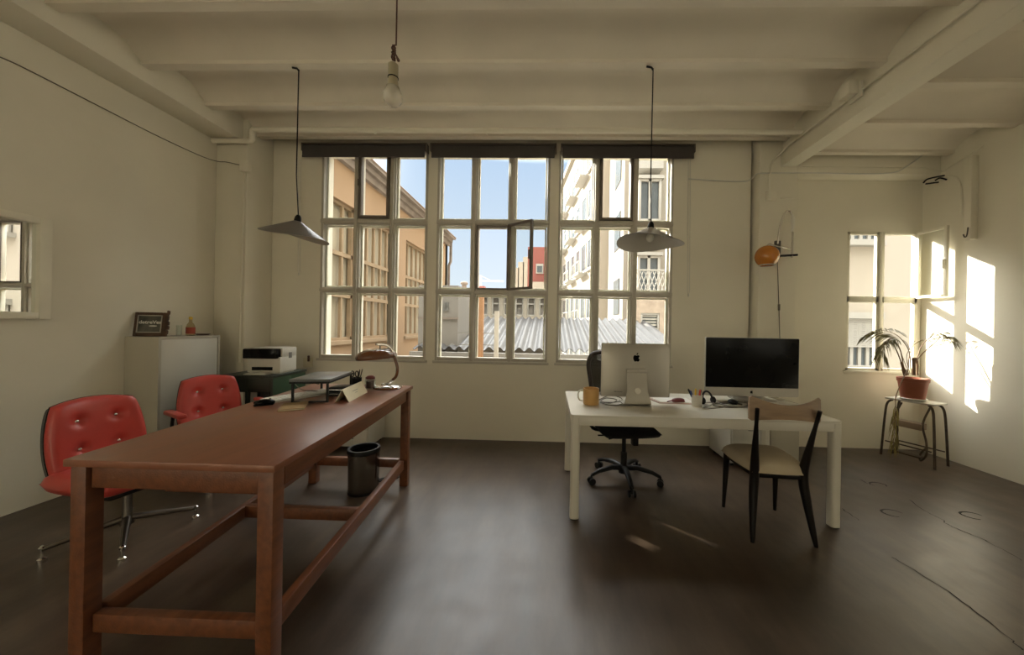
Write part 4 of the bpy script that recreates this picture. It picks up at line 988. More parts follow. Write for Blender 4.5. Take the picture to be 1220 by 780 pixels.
for s_ in (-1, 1):
    mb = MB(); mb.tube(smooth_path([(s_*0.08, 0.05, 0.43), (s_*0.27, 0.06, 0.45), (s_*0.30, 0.06, 0.60)]), 0.016, 8); a_ = mb.build('arm', M['black'], t)
    mb = MB(); mb.box(s_*0.30-0.035, s_*0.30+0.035, -0.06, 0.18, 0.60, 0.625, 0.01); mb.build('arm_pad', M['black'], a_)

# ------------------------------------------------------------------ dining chair in front of the desk
t = thing('dining_chair', 'mid-century chair with black legs, pale curved backrest and beige seat at the white desk', 'chair', (1.525, 2.43, 0), math.radians(-4))
# chair faces +Y (the desk); the backrest is on the near side
sz = 0.43
def leg_(a, b, c, d, r): 
    mb = MB(); mb.tube(smooth_path([a, b, c, d], 6), r, 12); return mb
n = 19
for s_ in (-1, 1):
    rr = [0.011+0.010*math.sin(min(1, i/12)*PI*0.5) for i in range(10)]+[0.021-0.010*((i)/8) for i in range(9)]
    P = smooth_path([(s_*0.19, -0.235, 0.0), (s_*0.165, -0.185, 0.24), (s_*0.15, -0.165, 0.42), (s_*0.165, -0.20, 0.62), (s_*0.185, -0.255, 0.86)], 6)
    rr = [0.012+0.017*math.sin(PI*min(1, i/(len(P)-1)*1.15)) for i in range(len(P))]
    mb = MB(); mb.tube(P, rr, 12); mb.build('back_leg', M['ebony'], t)
    P = smooth_path([(s_*0.185, 0.20, 0.0), (s_*0.18, 0.19, 0.2), (s_*0.175, 0.18, 0.42)], 6)
    mb = MB(); mb.tube(P, [0.011+0.013*i/(len(P)-1) for i in range(len(P))], 12); lg = mb.build('front_leg', M['ebony'], t)
mb = MB()
mb.bar((-0.17, 0.18, 0.405), (0.17, 0.18, 0.405), 0.03, 0.022, bev=0.004); mb.bar((-0.15, -0.165, 0.405), (0.15, -0.165, 0.405), 0.034, 0.022, bev=0.004)
for s_ in (-1, 1): mb.bar((s_*0.15, -0.165, 0.405), (s_*0.175, 0.18, 0.405), 0.022, 0.034, bev=0.004)
mb.build('seat_rail', M['ebony'], t)
def seat_pt(u, v, top):
    U, V = 2*u-1, 2*v-1
    wf = 0.188+0.035*(V*0.5+0.5)
    x = U*wf*math.sqrt(1-0.16*V*V); y = 0.015+0.215*V*math.sqrt(1-0.14*U*U)
    f = (max(0, 1-abs(U)**5)**0.45)*(max(0, 1-abs(V)**5)**0.45)
    return Vector((x, y, 0.428+(0.078*f if top else -0.014*f)))
mb = MB(); mb.grid(lambda u, v: seat_pt(u, v, True), 28, 28); mb.grid(lambda u, v: seat_pt(u, v, False), 14, 14); mb.build('seat', M['seatfab'], t, ang=60)
# backrest: butterfly shape, curved in plan
def br(u, side):
    U = 2*u-1
    x = U*0.215
    top = 0.888+0.055*abs(U)**2.2; bot = 0.772+0.026*(1-U*U)
    e = max(0.0, (abs(U)-0.93)/0.07)
    top -= 0.02*e*e; bot += 0.012*e*e
    y = -0.292+0.045*(1-U*U)*-1+0.083
    return x, y, top, bot
mb = MB()
tt = bmesh.new(); L = []
for i in range(33):
    x, y, tp, bt = br(i/32, 1)
    L.append([tt.verts.new((x, y-0.008, bt)), tt.verts.new((x, y-0.009, (bt+tp)/2)), tt.verts.new((x, y-0.006, tp)), tt.verts.new((x, y+0.006, tp)), tt.verts.new((x, y+0.009, (bt+tp)/2)), tt.verts.new((x, y+0.008, bt))])
for a, b in zip(L, L[1:]):
    for k in range(6): tt.faces.new((a[k], a[(k+1) % 6], b[(k+1) % 6], b[k]))
tt.faces.new(L[0][::-1]); tt.faces.new(L[-1]); mb._merge(tt)
bk = mb.build('backrest', M['walnut'], t, ang=50)

# ------------------------------------------------------------------ pendants and bulb
def pendant(label, px, apex_y, rim, y, zc_, m_, rx, ry_rot, rz_, inner, light):
    t = thing('pendant_lamp', label, 'lamp', (px, y, zc_))
    tl = Matrix.Rotation(rz_, 4, 'Z') @ Matrix.Rotation(ry_rot, 4, 'Y') @ Matrix.Rotation(rx, 4, 'X')
    R_ = rim
    def warp(v, a, r):
        k = (r/R_)**2
        v = Vector(v); v.z += 0.016*k*math.cos(2*a+0.5) ; return v
    prof = [(0.016, 0.128), (0.05, 0.108), (0.12, 0.068), (0.18, 0.034), (0.225, 0.009), (R_, 0.0)]
    mb = MB(); mb.lathe(prof, seg=64, mtx=tl, warp=warp); sh = mb.build('shade', m_, t, ang=70)
    pin = [(r-0.001, z-0.004) for r, z in prof]
    mb = MB(); mb.lathe(pin, seg=64, mtx=tl, warp=warp); mb.build('shade_lining', inner, sh, ang=70)
    mb = MB(); mb.lathe([(0, 0.175), (0.012, 0.172), (0.022, 0.155), (0.026, 0.132), (0.024, 0.08), (0, 0.08)], seg=20, mtx=tl); mb.build('cap', M['black'], sh)
    mb = MB(); mb.ell((0, 0, 0.045), (0.030, 0.030, 0.036), tl); mb.build('bulb', M['saucer'], t)
    top = ZB-zc_-0.002
    mb = MB(); mb.tube([tl @ Vector((0, 0, 0.165)), (0.0, 0, 0.5), (0.004, 0, top-0.02)], 0.0045, 6); mb.tube([(0.004, 0, top-0.03), (-0.01, 0, top-0.012), (-0.05, 0, top-0.004)], 0.008, 6); mb.build('cord', M['black'], t)
    return t
YP = 2.735
pa = gy(352, 276, YP); pb = gy(774, 286, YP)
pendant('dark grey shallow pendant lamp hanging left of the window over the wooden table', pa.x, 0, 0.24, YP, pa.z-0.035, M['shade'], math.radians(4), math.radians(11), 0.0, M['shadein'], 0)
pendant('taupe shallow pendant lamp hanging before the right part of the window over the white desk', pb.x, 0, 0.258, YP, pb.z-0.025, M['shadelite'], math.radians(2), math.radians(3), 0.9, M['shadein'], 0)

yb0 = 1.15
c = gy(468, 115, yb0); k = yb0/405
t = thing('bare_bulb', 'bare clear light bulb in an old socket hanging from a knotted cord', 'bulb', c)
bg_ = bpy.data.materials.new('bulb_glass'); bg_.use_nodes = True
_n = bg_.node_tree; _n.nodes['Principled BSDF'].inputs['Base Color'].default_value = (0.75, 0.70, 0.6, 1); _n.nodes['Principled BSDF'].inputs['Roughness'].default_value = 0.08; _n.nodes['Principled BSDF'].inputs['Alpha'].default_value = 0.42
M['bulbglass'] = bg_
mb = MB(); mb.lathe([(0, -11.5*k), (6*k, -10*k), (10*k, -5.5*k), (11*k, 0), (9.8*k, 5*k), (8*k, 9.5*k), (6.5*k, 12.5*k), (6*k, 14*k)], seg=32); mb.build('glass', M['bulbglass'], t)
mb = MB(); mb.lathe([(0, 11*k), (7.6*k, 11*k), (6.2*k, 14*k), (5.2*k, 22*k), (5.8*k, 22.5*k), (5.8*k, 38*k), (4*k, 40*k), (1.2*k, 41*k), (0, 41*k)], seg=24); mb.build('socket', M['socket'], t)
mb = MB(); mb.tube([(-5.6*k, -5.6*k, 22.5*k)]+[(5.9*k*math.cos(a*PI/12), 5.9*k*math.sin(a*PI/12), 22.5*k) for a in range(25)][0:0]+[(5.7*k, 0, 22.5*k)], 0.0001, 4) if False else mb.lathe([(5.7*k, 21.9*k), (6.2*k, 22.2*k), (6.2*k, 22.9*k), (5.7*k, 23.2*k)], seg=24); mb.build('socket_ring', M['black'], t)
mb = MB(); P = [(0, 0, 40*k), (0.3*k, 0, 46*k)]
for a in range(40): P.append(((1.6+2.2*math.sin(a*1.05))*k*0.9-1.5*k, 2.4*k*math.cos(a*1.05), (50+7*math.sin(a*0.37)+a*0.08)*k))
P += [(3*k, 0, 62*k), (3*k, 0, 90*k), (3*k, 0, (ZB+0.06)-c.z)]
mb.tube(P, 0.0026, 6); mb.tube(smooth_path([(2*k, 0, 52*k), (5*k, 0, 47*k), (7*k, 0, 43.5*k), (5.4*k, 0, 43*k), (3.5*k, 0, 49*k)]), 0.0026, 6); mb.build('cord', M['brown'], t)
mb = MB(); mb.lathe([(0, -2*k), (1.6*k, -2*k), (2.2*k, 6*k), (1.2*k, 14*k), (0, 14*k)], seg=12); mb.build('stem', M['clear'], t)

# ------------------------------------------------------------------ arc wall lamp
c = gy(925, 302, 3.88); kk = 3.80/405
t = thing('wall_lamp', 'chrome arc wall lamp with orange globe shade on the right column', 'lamp', c)
mb = MB(); mb.box(-0.030, 0.030, -0.03, 0, -0.05, 0.14, 0.006); mb.build('wall_plate', M['steel'], t)
arc = smooth_path([(-0.01, -0.035, 0.10), (0.0, -0.05, 0.28), (0.035, -0.065, 0.42), (0.075, -0.075, 0.455), (0.105, -0.08, 0.41), (0.115, -0.085, 0.25), (0.113, -0.085, -0.06)], 7)
mb = MB(); mb.tube(arc, 0.0095, 10); mb.build('arc', M['chrome'], t)
mb = MB(); mb.tube([(0.113, -0.085, 0.22), (0.113, -0.085, 0.36)], [0.012, 0.022], 12); mb.tube([(0.113, -0.085, 0.36), (0.108, -0.082, 0.42)], [0.022, 0.010], 12); mb.build('sleeve', M['saucer'], t)
mb = MB(); mb.tube([(-0.04, -0.085, -0.045), (0.17, -0.085, -0.03)], 0.012, 12); mb.build('cross_bar', M['black'], t)
gc = Vector((-0.185, -0.13, -0.06))
mb = MB()
prof = []
for i in range(17):
    a = PI*0.5-i/16*PI*0.80; prof.append((0.118*math.cos(a), 0.118*math.sin(a)))
pin = [(r*0.95, z*0.95) for r, z in prof][::-1]
mb.lathe(prof+pin, gc, 40); sh = mb.build('globe_shade', M['orange'], t, ang=60)
mb = MB(); mb.lathe([(prof[-1][0]-0.004, prof[-1][1]-0.006), (prof[-1][0]+0.006, prof[-1][1]-0.002), (prof[-1][0]+0.005, prof[-1][1]+0.008), (prof[-1][0]-0.006, prof[-1][1]+0.002)], gc, 40); mb.build('rim', M['chrome'], sh)
mb = MB(); mb.tube(smooth_path([gc+Vector((0.0, 0, 0.118)), gc+Vector((0.03, 0, 0.135)), gc+Vector((0.12, 0.03, 0.12)), gc+Vector((0.19, 0.045, 0.11)), (0.09, -0.085, 0.03)]), 0.006, 8); mb.build('yoke', M['chrome'], t)
mb = MB(); mb.ell(gc+Vector((0, 0, 0.0)), (0.045, 0.045, 0.055)); mb.build('bulb', M['saucer'], t)
a = gy(926, 312, 3.87)
mb = MB(); mb.tube(smooth_path([gy(926, 308, 3.87), gy(927, 335, 3.87), gy(928, 366, 3.87), gy(929, 400, 3.87), gy(930, 440, 3.87), gy(932, 470, 3.87)]), 0.004, 6)
sw = gy(928, 366, 3.865); mb.box(sw.x-0.010, sw.x+0.010, sw.y-0.01, sw.y+0.006, sw.z-0.035, sw.z+0.035, 0.004)
o = mb.build('lamp_cord', M['cable'], t, world=True)

# ------------------------------------------------------------------ step stool with the palm
SA, SB = Vector((3.735, 3.86, 0)), Vector((3.86, 3.52, 0))
ux = (SB-SA).normalized(); uy = Vector((-ux.y, ux.x, 0)); ws = (SB-SA).length; ds = 0.23
SM = Matrix((ux, uy, Vector((0, 0, 1)))).transposed().to_4x4(); SM.translation = SA
sz_ = 0.64; rzS = math.atan2(ux.y, ux.x)
t = thing('step_stool', 'folding metal step stool in the right corner holding the potted palm', 'stool', SA, rzS)
mb = MB(); mb.box(-0.01, ws+0.01, -0.01, ds+0.01, sz_-0.018, sz_, 0.004); mb.build('top', M['stooltop'], t)
mb = MB(); sash_box(mb, 0, 1, 0, 1, 0.1, 0, 0.1) if False else None
for (x, s1) in ((0.0, -1), (ws, 1)):
    mb = MB(); mb.tube(smooth_path([(x+s1*0.03, -0.02, 0), (x+s1*0.01, 0.0, 0.45), (x-s1*0.005, 0.01, 0.58), (x-s1*0.04, 0.03, sz_-0.022)]), 0.011, 8); mb.build('front_leg', M['stool'], t)
    mb = MB(); mb.tube(smooth_path([(x+s1*0.02, ds+0.01, 0), (x+s1*0.005, ds-0.01, 0.45), (x-s1*0.01, ds-0.02, 0.58), (x-s1*0.04, ds-0.04, sz_-0.022)]), 0.011, 8); mb.build('back_leg', M['stool'], t)
mb = MB(); mb.tube([(0, -0.01, 0.16), (ws, -0.01, 0.16)], 0.007, 8); mb.tube([(0, ds, 0.14), (ws, ds, 0.14)], 0.007, 8); mb.build('cross_bar', M['stool'], t)
mb = MB()
for x in (0.07, ws-0.07):
    mb.tube(smooth_path([(x+0.03, 0.06, 0.60), (x, 0.0, 0.42), (x+0.04, -0.03, 0.25), (x+0.05, -0.05, 0.13), (x, -0.03, 0.05), (x-0.03, 0.04, 0.10), (x-0.02, 0.12, 0.16)]), 0.009, 8)
mb.build('folding_arm', M['stool'], t)
mb = MB(); mb.box(0.06, ws-0.07, -0.03, 0.07, 0.355, 0.42, 0.004); mb.build('upper_step', M['tread'], t)
mb = MB(); mb.box(0.06, ws-0.06, -0.06, 0.06, 0.075, 0.09, 0.004); mb.build('lower_step', M['stool'], t)

pc = Vector((3.885, 3.735, sz_))
mb = MB(); mb.lathe([(0, 0), (0.085, 0), (0.112, 0.020), (0.108, 0.024), (0.085, 0.008), (0, 0.008)], seg=32)
solo(mb, 'plant_saucer', M['saucer'], 'white saucer under the terracotta pot', 'saucer', pc)
t = thing('potted_palm', 'sparse palm with feathery fronds in a terracotta pot on the step stool', 'plant', pc+Vector((0, 0, 0.009)))
mb = MB(); mb.lathe([(0, 0), (0.088, 0), (0.092, 0.01), (0.116, 0.185), (0.123, 0.187), (0.126, 0.225), (0.116, 0.225), (0.108, 0.18), (0, 0.18)], seg=40); mb.build('pot', M['terracotta'], t)
mb = MB(); mb.lathe([(0, 0.205), (0.111, 0.197), (0.111, 0.185), (0, 0.185)], seg=24); mb.build('soil', M['soil'], t)
mb = MB()
KP = 3.72/405
def pp(px, py, dy=0.0):   # pixel -> local point near the plant's depth
    v = gy(px, py, pc.y+dy); return v-(pc+Vector((0, 0, 0.009)))
mb.tube(smooth_path([pp(1079, 447), pp(1076, 438), pp(1074, 431)]), [0.018]*6+[0.012]*7, 8) 
mb.tube([pp(1089, 447), pp(1089, 436), pp(1089, 427)], [0.014, 0.012, 0.018], 8); mb.tube([pp(1093, 447), pp(1093, 434), pp(1092, 426)], [0.009, 0.009, 0.012], 8)
mb.ell(pp(1090, 428), (0.03, 0.02, 0.022)); mb.tube([pp(1081, 447), pp(1081, 444)], 0.01, 8)
mb.build('trunk', M['stem'], t)
def frond(pts, n, L, droop, m_, start=0.35, wid=0.011, ang=0.9, rmax=0.006):
    n = int(n*1.5); wid *= 1.15
    P = smooth_path(pts, 8); nn = len(P)
    stem = MB(); stem.tube(P, [rmax*(1-0.75*i/(nn-1)) for i in range(nn)], 6)
    lf = MB()
    for i in range(n):
        f = start+(1-start)*(i+0.5)/n; idx = min(nn-2, int(f*(nn-1))); p = P[idx].lerp(P[idx+1], f*(nn-1)-idx)
        tg = (P[idx+1]-P[idx]).normalized(); sd = tg.cross(Vector((0.15, 0.5, 0.85))).normalized()
        for s_ in (-1, 1):
            l = L*(0.55+0.45*math.sin(PI*min(1, (i+1.5)/n)))*random.uniform(0.85, 1.1)
            d = (tg*math.cos(ang)+sd*s_*math.sin(ang)+Vector((0, random.uniform(-.25, .25), 0))).normalized()
            q1 = p+d*l*0.5+Vector((0, 0, -droop*l*0.12)); q2 = p+d*l*0.9+Vector((0, 0, -droop*l*0.55))
            w = wid*0.5; nv = d.cross(Vector((random.uniform(-.2, .2), 1, random.uniform(-.2, .2)))).normalized()*w
            tt = bmesh.new(); v = [tt.verts.new(x) for x in (p, q1+nv, q2, q1-nv)]
            mid = tt.verts.new(q1+Vector((0, 0.003, 0.0)))
            for a_, b_ in ((0, 1), (1, 2), (2, 3), (3, 0)): tt.faces.new((v[a_], v[b_], mid))
            lf._merge(tt)
    return stem, lf
FR = [
 ([pp(1085, 440), pp(1083, 418, .02), pp(1073, 403, .0), pp(1062, 396, -.05), pp(1045, 393, -.1), pp(1031, 399, -.14)], 15, 0.20, 0.9, M['leaf']),
 ([pp(1074, 432), pp(1067, 415, -.03), pp(1060, 407, -.06), pp(1053, 412, -.10), pp(1051, 425, -.12)], 13, 0.17, 1.6, M['leaf']),
 ([pp(1076, 433), pp(1072, 415, -.05), pp(1064, 404, -.08), pp(1056, 406, -.14), pp(1048, 418, -.2)], 10, 0.13, 1.8, M['leaf']),
 ([pp(1092, 428), pp(1098, 412, .02), pp(1108, 402, .02), pp(1118, 396, .0), pp(1128, 398, -.04)], 13, 0.13, 0.7, M['leaf']),
 ([pp(1093, 428), pp(1100, 420, -.03), pp(1112, 410, -.08), pp(1124, 400, -.2), pp(1134, 406, -.28)], 13, 0.15, 1.2, M['leaf']),
 ([pp(1082, 440), pp(1083, 425, .05), pp(1087, 413, .08), pp(1092, 408, .1), pp(1098, 405, .12)], 6, 0.06, 1.0, M['leafdry']),
 ([pp(1068, 470, -.14), pp(1067, 485, -.17), pp(1066, 500, -.18), pp(1065, 520, -.18), pp(1064, 533, -.18)], 12, 0.13, 1.7, M['leafdry']),
]
for i, (pts, n, L, dr_, m_) in enumerate(FR):
    if i == 6:
        e0 = pp(1081, 443); pts = [e0, e0+Vector((-0.10, -0.09, 0.02))]+pts
    st, lf = frond(pts, n, L, dr_, m_, start=0.38 if i != 6 else 0.45, ang=0.9 if i != 6 else 0.35, wid=0.012 if i < 3 else 0.009)
    fo = st.build('stem', M['stem'], t); lf.build('leaflets', m_, fo, ang=180, weld=False)
stt = MB()
for q in ([(1084, 445), (1080, 425), (1086, 412), (1090, 406)], [(1086, 446), (1087, 425), (1081, 410), (1076, 405)], [(1083, 446), (1075, 424), (1070, 412)]):
    stt.tube(smooth_path([pp(*v) for v in q]), 0.003, 6)
stt.build('bare_stem', M['stem'], t)

# ------------------------------------------------------------------ outdoors
mb = MB(); mb.box(-60, 60, 4.6, 120, -6.2, -6.0); o = struct(mb, 'ground', M['asphalt'])
def wall_with_holes(mb, along, fixed, a0, a1, z0, z1, holes, thick, axis):
    """holes: (a,b,za,zb) sorted in a ; axis 'Y' means the wall runs along Y at x=fixed"""
    def bx(a, b, za, zb):
        if b-a < 1e-4 or zb-za < 1e-4: return
        if axis == 'Y': mb.box(min(fixed, fixed+thick), max(fixed, fixed+thick), a, b, za, zb)
        else: mb.box(a, b, min(fixed, fixed+thick), max(fixed, fixed+thick), za, zb)
    cur = a0
    for (a, b, za, zb) in holes:
        bx(cur, a, z0, z1); bx(a, b, z0, za); bx(a, b, zb, z1); cur = b
    bx(cur, a1, z0, z1)
# left wing: ochre facade running away from the window
XW = -5.0
B = thing('ochre_wing', 'ochre rendered wing with big timber-framed windows seen at the left of the window', 'building', (-6.5, 10, -6))
holes = [(5.7, 8.62, 0.92, 4.25), (8.95, 10.85, 0.92, 4.25), (11.6, 14.1, 0.92, 4.25)]
mb = MB(); wall_with_holes(mb, None, XW, 4.3, 16.3, -6, 5.55, holes, -0.30, 'Y')
mb.box(-9.5, XW, 16.0, 16.3, -6, 5.55); mb.box(-9.5, -9.3, 4.3, 16.0, -6, 5.55); mb.box(-9.5, XW, 4.3, 4.5, -6, 5.55)
mb.build('wall', M['ochre'], B, world=True)
mb = MB(); mb.box(XW+0.0, XW+0.35, 4.3, 16.45, 5.46, 5.55); mb.box(XW+0.0, XW+0.22, 4.3, 16.4, 5.32, 5.5); mb.box(XW-0.0, XW+0.12, 4.3, 16.4, 5.14, 5.32)
mb.build('cornice', M['eave'], B, world=True)
from mathutils.geometry import tessellate_polygon
def slab(mb, outer, holes, z0, z1):
    loops = [outer]+holes; pts = [p for l in loops for p in l]; t = bmesh.new()
    lo = [t.verts.new((p[0], p[1], z0)) for p in pts]; hi = [t.verts.new((p[0], p[1], z1)) for p in pts]
    for tri in tessellate_polygon([[Vector((p[0], p[1], 0)) for p in l] for l in loops]):
        t.faces.new([lo[i] for i in tri]); t.faces.new([hi[i] for i in tri][::-1])
    k = 0
    for l in loops:
        n = len(l)
        for q in range(n): a, b = k+q, k+(q+1) % n; t.faces.new((lo[a], lo[b], hi[b], hi[a]))
        k += n
    mb._merge(t)
HZ = 5.55
sun_slots = [[(p.x-HZ/0.59, p.y+0.85*HZ/0.59) for p in (gz(*q) for q in poly)] for poly in
             ([(748, 644), (760, 656), (838, 618), (822, 608)], [(808, 642), (838, 628), (854, 642), (836, 652)])]  # unseen roof slots, shaped to drop sun patches on the room floor
mb = MB(); slab(mb, [(-9.8, 4.3), (XW+0.38, 4.3), (XW+0.38, 16.5), (-9.8, 16.5)], sun_slots, 5.552, 5.560); mb.build('roof', M['tile'], B, world=True)
mb = MB(); mb.tube([(XW+0.12, 16.42, 5.5), (XW+0.12, 16.42, 4.4), (XW+0.04, 16.4, 4.2), (XW+0.04, 16.4, -6)], 0.07, 10); mb.build('downpipe', M['eave'], B, world=True)
for (a, b, za, zb) in holes:
    f = MB(); n = max(3, round((b-a)/0.42)); e = 0.07
    f.box(XW-0.20, XW-0.10, a, a+e, za, zb); f.box(XW-0.20, XW-0.10, b-e, b, za, zb); f.box(XW-0.20, XW-0.10, a, b, za, za+e); f.box(XW-0.20, XW-0.10, a, b, zb-e, zb)
    for k in range(1, n):
        y = a+(b-a)*k/n; f.box(XW-0.18, XW-0.11, y-0.035, y+0.035, za, 3.02 if 6.6 < y < 7.6 else zb)  # some mullions cut short, unseen, to let the floor sun patches through
    for zt in (2.02, 3.02): f.box(XW-0.19, XW-0.10, a, b, zt-0.05, zt+0.05)
    f.box(XW-0.02, XW+0.06, a-0.08, b+0.08, za-0.09, za)
    w_ = f.build('window', M['owood'], B, world=True)
    p = MB()
    if a < 6: p.box(XW-0.26, XW-0.24, a, b, za, 3.05); p.box(XW-0.26, XW-0.24, 7.55, b, 3.05, zb)  # upper pane left out where unseen, so sun reaches the room floor
    else: p.box(XW-0.26, XW-0.24, a, b, za, zb)
    p.bm.transform(Matrix.Translation(-B.location)); p.build('pane', M['ocurtain'], w_)

# shed hut near, with lettering
B = thing('rooftop_hut', 'grey panelled rooftop hut with a small sign outside the middle window', 'hut', (gy(530, 400, 6.6).x, 7.0, -6))
a = gy(517, 353, 6.6); b = gy(546, 353, 6.6)
mb = MB(); mb.box(a.x-0.3, b.x, 6.6, 7.6, -6, a.z+0.22); mb.build('wall', M['shed'], B, world=True)
l1 = gy(530, 379, 6.59)
mb = MB(); mb.box(a.x-0.3, b.x+0.02, 6.57, 6.6, l1.z-0.02, l1.z+0.02); mb.build('rail', M['eave'], B, world=True)
mb = MB()
for i, (px, py) in enumerate(((530, 362), (533, 362), (530, 368), (533, 368))):
    q = gy(px, py, 6.59); mb.box(q.x-0.02, q.x+0.018, 6.57, 6.6, q.z-0.035, q.z+0.035)
q = gy(531, 365, 6.59); mb.box(q.x-0.05, q.x+0.05, 6.565, 6.6, q.z-0.006, q.z+0.006)
mb.build('sign_marks', M['laptop'], B, world=True)
# corrugated roof
B = thing('corrugated_roof', 'grey corrugated sheet roof below the middle and right windows', 'roof', (0.3, 7.5, 0))
pa_ = gy(700, 419, 6.6); 
mb = MB(); NX = 150; xa, xb = -2.6, 2.6
za_, zb2 = gy(640, 417, 6.4).z, gy(640, 379, 9.3).z
def corr(u, v):
    x = xa+(xb-xa)*u; return Vector((x+0.35*v*(0 if x < 0 else 0)-0.0, 6.4+2.9*v, za_+(zb2-za_)*v+0.035*math.cos(2*PI*x/0.19)))
mb.grid(corr, 280, 2, 0.01); mb.build('sheet', M['zinc'], B, world=True, ang=80)
mb = MB(); mb.box(xa, xb, 6.25, 6.36, za_-0.17, za_-0.06); mb.box(xa, xb, 6.30, 6.40, -6, za_-0.10); mb.build('gutter', M['shed'], B, world=True)
# low building with a strip of windows behind the roof
B = thing('workshop_building', 'low cream workshop with a strip of arched windows behind the corrugated roof', 'building', (-1.2, 10.5, -6))
z0, z1 = gy(600, 379, 9.5).z-0.1, gy(600, 348, 9.5).z
x0, x1 = gy(541, 360, 9.5).x, gy(668, 360, 9.5).x
hl = []; n = 9
for k in range(n):
    a = x0+(x1-x0)*(k+0.18)/n; b = x0+(x1-x0)*(k+0.86)/n; hl.append((a, b, z0+0.18, z1-0.12))
mb = MB(); wall_with_holes(mb, None, 9.5, x0, x1, -6, z1, hl, 0.25, 'X'); mb.box(x0, x1, 9.75, 12.5, -6, z1-0.3)
mb.build('wall', M['cream'], B, world=True)
mb = MB(); mb.box(x0-0.1, x1+0.1, 9.35, 9.5, z0+0.02, z0+0.12); mb.box(x0-0.1, x1+0.1, 9.40, 9.5, z1-0.05, z1+0.0); mb.build('ledge', M['beige'], B, world=True)
for (a, b, za, zb) in hl:
    f = MB(); sash_box(f, a, b, za, zb, 0.035, 9.55, 9.62); f.box(a, b, 9.56, 9.61, (za+zb)/2+0.05, (za+zb)/2+0.09); f.tube([Vector(((a+b)/2+(b-a)/2*math.cos(q*PI/8), 9.58, zb-0.12+0.11*math.sin(q*PI/8))) for q in range(9)], 0.02, 6)
    w_ = f.build('window', M['oshut'], B, world=True)
    p = MB(); p.box(a, b, 9.64, 9.66, za, zb); p.bm.transform(Matrix.Translation(-B.location)); p.build('pane', M['shed'], w_)
# timber post frame
B = thing('timber_frame', 'weathered timber post and rails standing outside the middle window', 'frame', (gy(573, 400, 5.8).x, 5.8, -6))
a = gy(573, 350, 5.8)
mb = MB(); mb.box(a.x-0.05, a.x+0.05, 5.75, 5.85, -6, a.z+0.1, 0.004); mb.build('post', M['rust'], B, world=True)
b = gy(592, 372, 5.8); mb = MB(); mb.box(b.x-0.035, b.x+0.035, 5.76, 5.83, -6, b.z+0.02, 0.004); mb.build('post', M['beige'], B, world=True)
mb = MB()
for py in (397, 411): q = gy(590, py, 5.8); mb.bar((a.x-0.55, 5.8, q.z), (b.x+0.02, 5.8, q.z), 0.012, 0.012)
mb.build('rail', M['shed'], B, world=True)
# red block
B = thing('red_block', 'red rendered block far away behind the open sash', 'building', (-1.4, 33, -6))
a = gy(629, 294, 30); b = gy(656, 300, 30)
mb = MB(); mb.box(a.x, b.x+0.0, 30, 31.5, -6, a.z); mb.build('wall', M['brickred'], B, world=True)
mb = MB(); q = gy(643, 320, 29.98); mb.box(q.x-0.32, q.x+0.32, 29.9, 30.0, q.z-0.45, q.z+0.42); w_ = mb.build('window', M['oshut'], B, world=True)
mb = MB(); mb.box(q.x-0.22, q.x+0.22, 29.85, 29.9, q.z-0.33, q.z+0.22); mb.bm.transform(Matrix.Translation(-B.location)); mb.build('pane', M['ownd'], w_)
mb = MB(); q2 = gy(636, 340, 29.5); mb.box(q2.x-0.2, b.x+0.2, 29.3, 29.95, -6, q2.z+0.3); mb.build('annexe', M['beige'], B, world=True)
# beige stepped block
B = thing('beige_block', 'pale beige stepped block far away seen through the open sash', 'building', (-3, 37, -6))
for (px0, px1, py) in ((611, 618, 318), (617, 624, 311), (623, 640, 305)):
    a = gy(px0, py, 37); b = gy(px1, py, 37); mb = MB(); mb.box(a.x, b.x, 37+0.2*(px0 % 3), 41, -6, a.z); mb.build('tower', M['beige'], B, world=True)
# crane
B = thing('tower_crane', 'distant tower crane against the sky in the middle window', 'crane', (gy(572, 334, 90).x, 90, -6))
m0 = gy(572, 345, 90); m1 = gy(572, 328, 90); j0 = gy(566, 334, 90); j1 = gy(600, 335, 90)
mb = MB(); mb.box(m0.x-0.35, m0.x+0.35, 89.7, 90.3, -6, m1.z); mb.build('mast', M['mast'], B, world=True)
mb = MB(); mb.bar(j0, j1, 0.4, 0.4); mb.tube([m1, j0.lerp(j1, 0.6)], 0.1, 4); mb.tube([m1, j0], 0.1, 4); mb.build('jib', M['mast'], B, world=True)
mb = MB(); q = gy(571, 343, 80); mb.box(q.x-1.0, q.x+1.2, 80, 82, -6, q.z+0.5)
wsolo(mb, 'distant_block', M['brickred'], 'tiny reddish block below the crane on the skyline', 'building', (q.x, 80, -6))
B = thing('roof_vent', 'small chimney vent on the skyline left of the crane', 'chimney', (gy(553, 343, 40).x, 40, -6))
q = gy(553, 343, 40); mb = MB(); mb.box(q.x-0.25, q.x+0.25, 39.8, 40.2, -6, q.z+0.3); mb.build('stack', M['eave'], B, world=True)
mb = MB(); mb.ell((q.x, 40, q.z+0.55), (0.45, 0.45, 0.25)); mb.build('cowl', M['eave'], B, world=True)

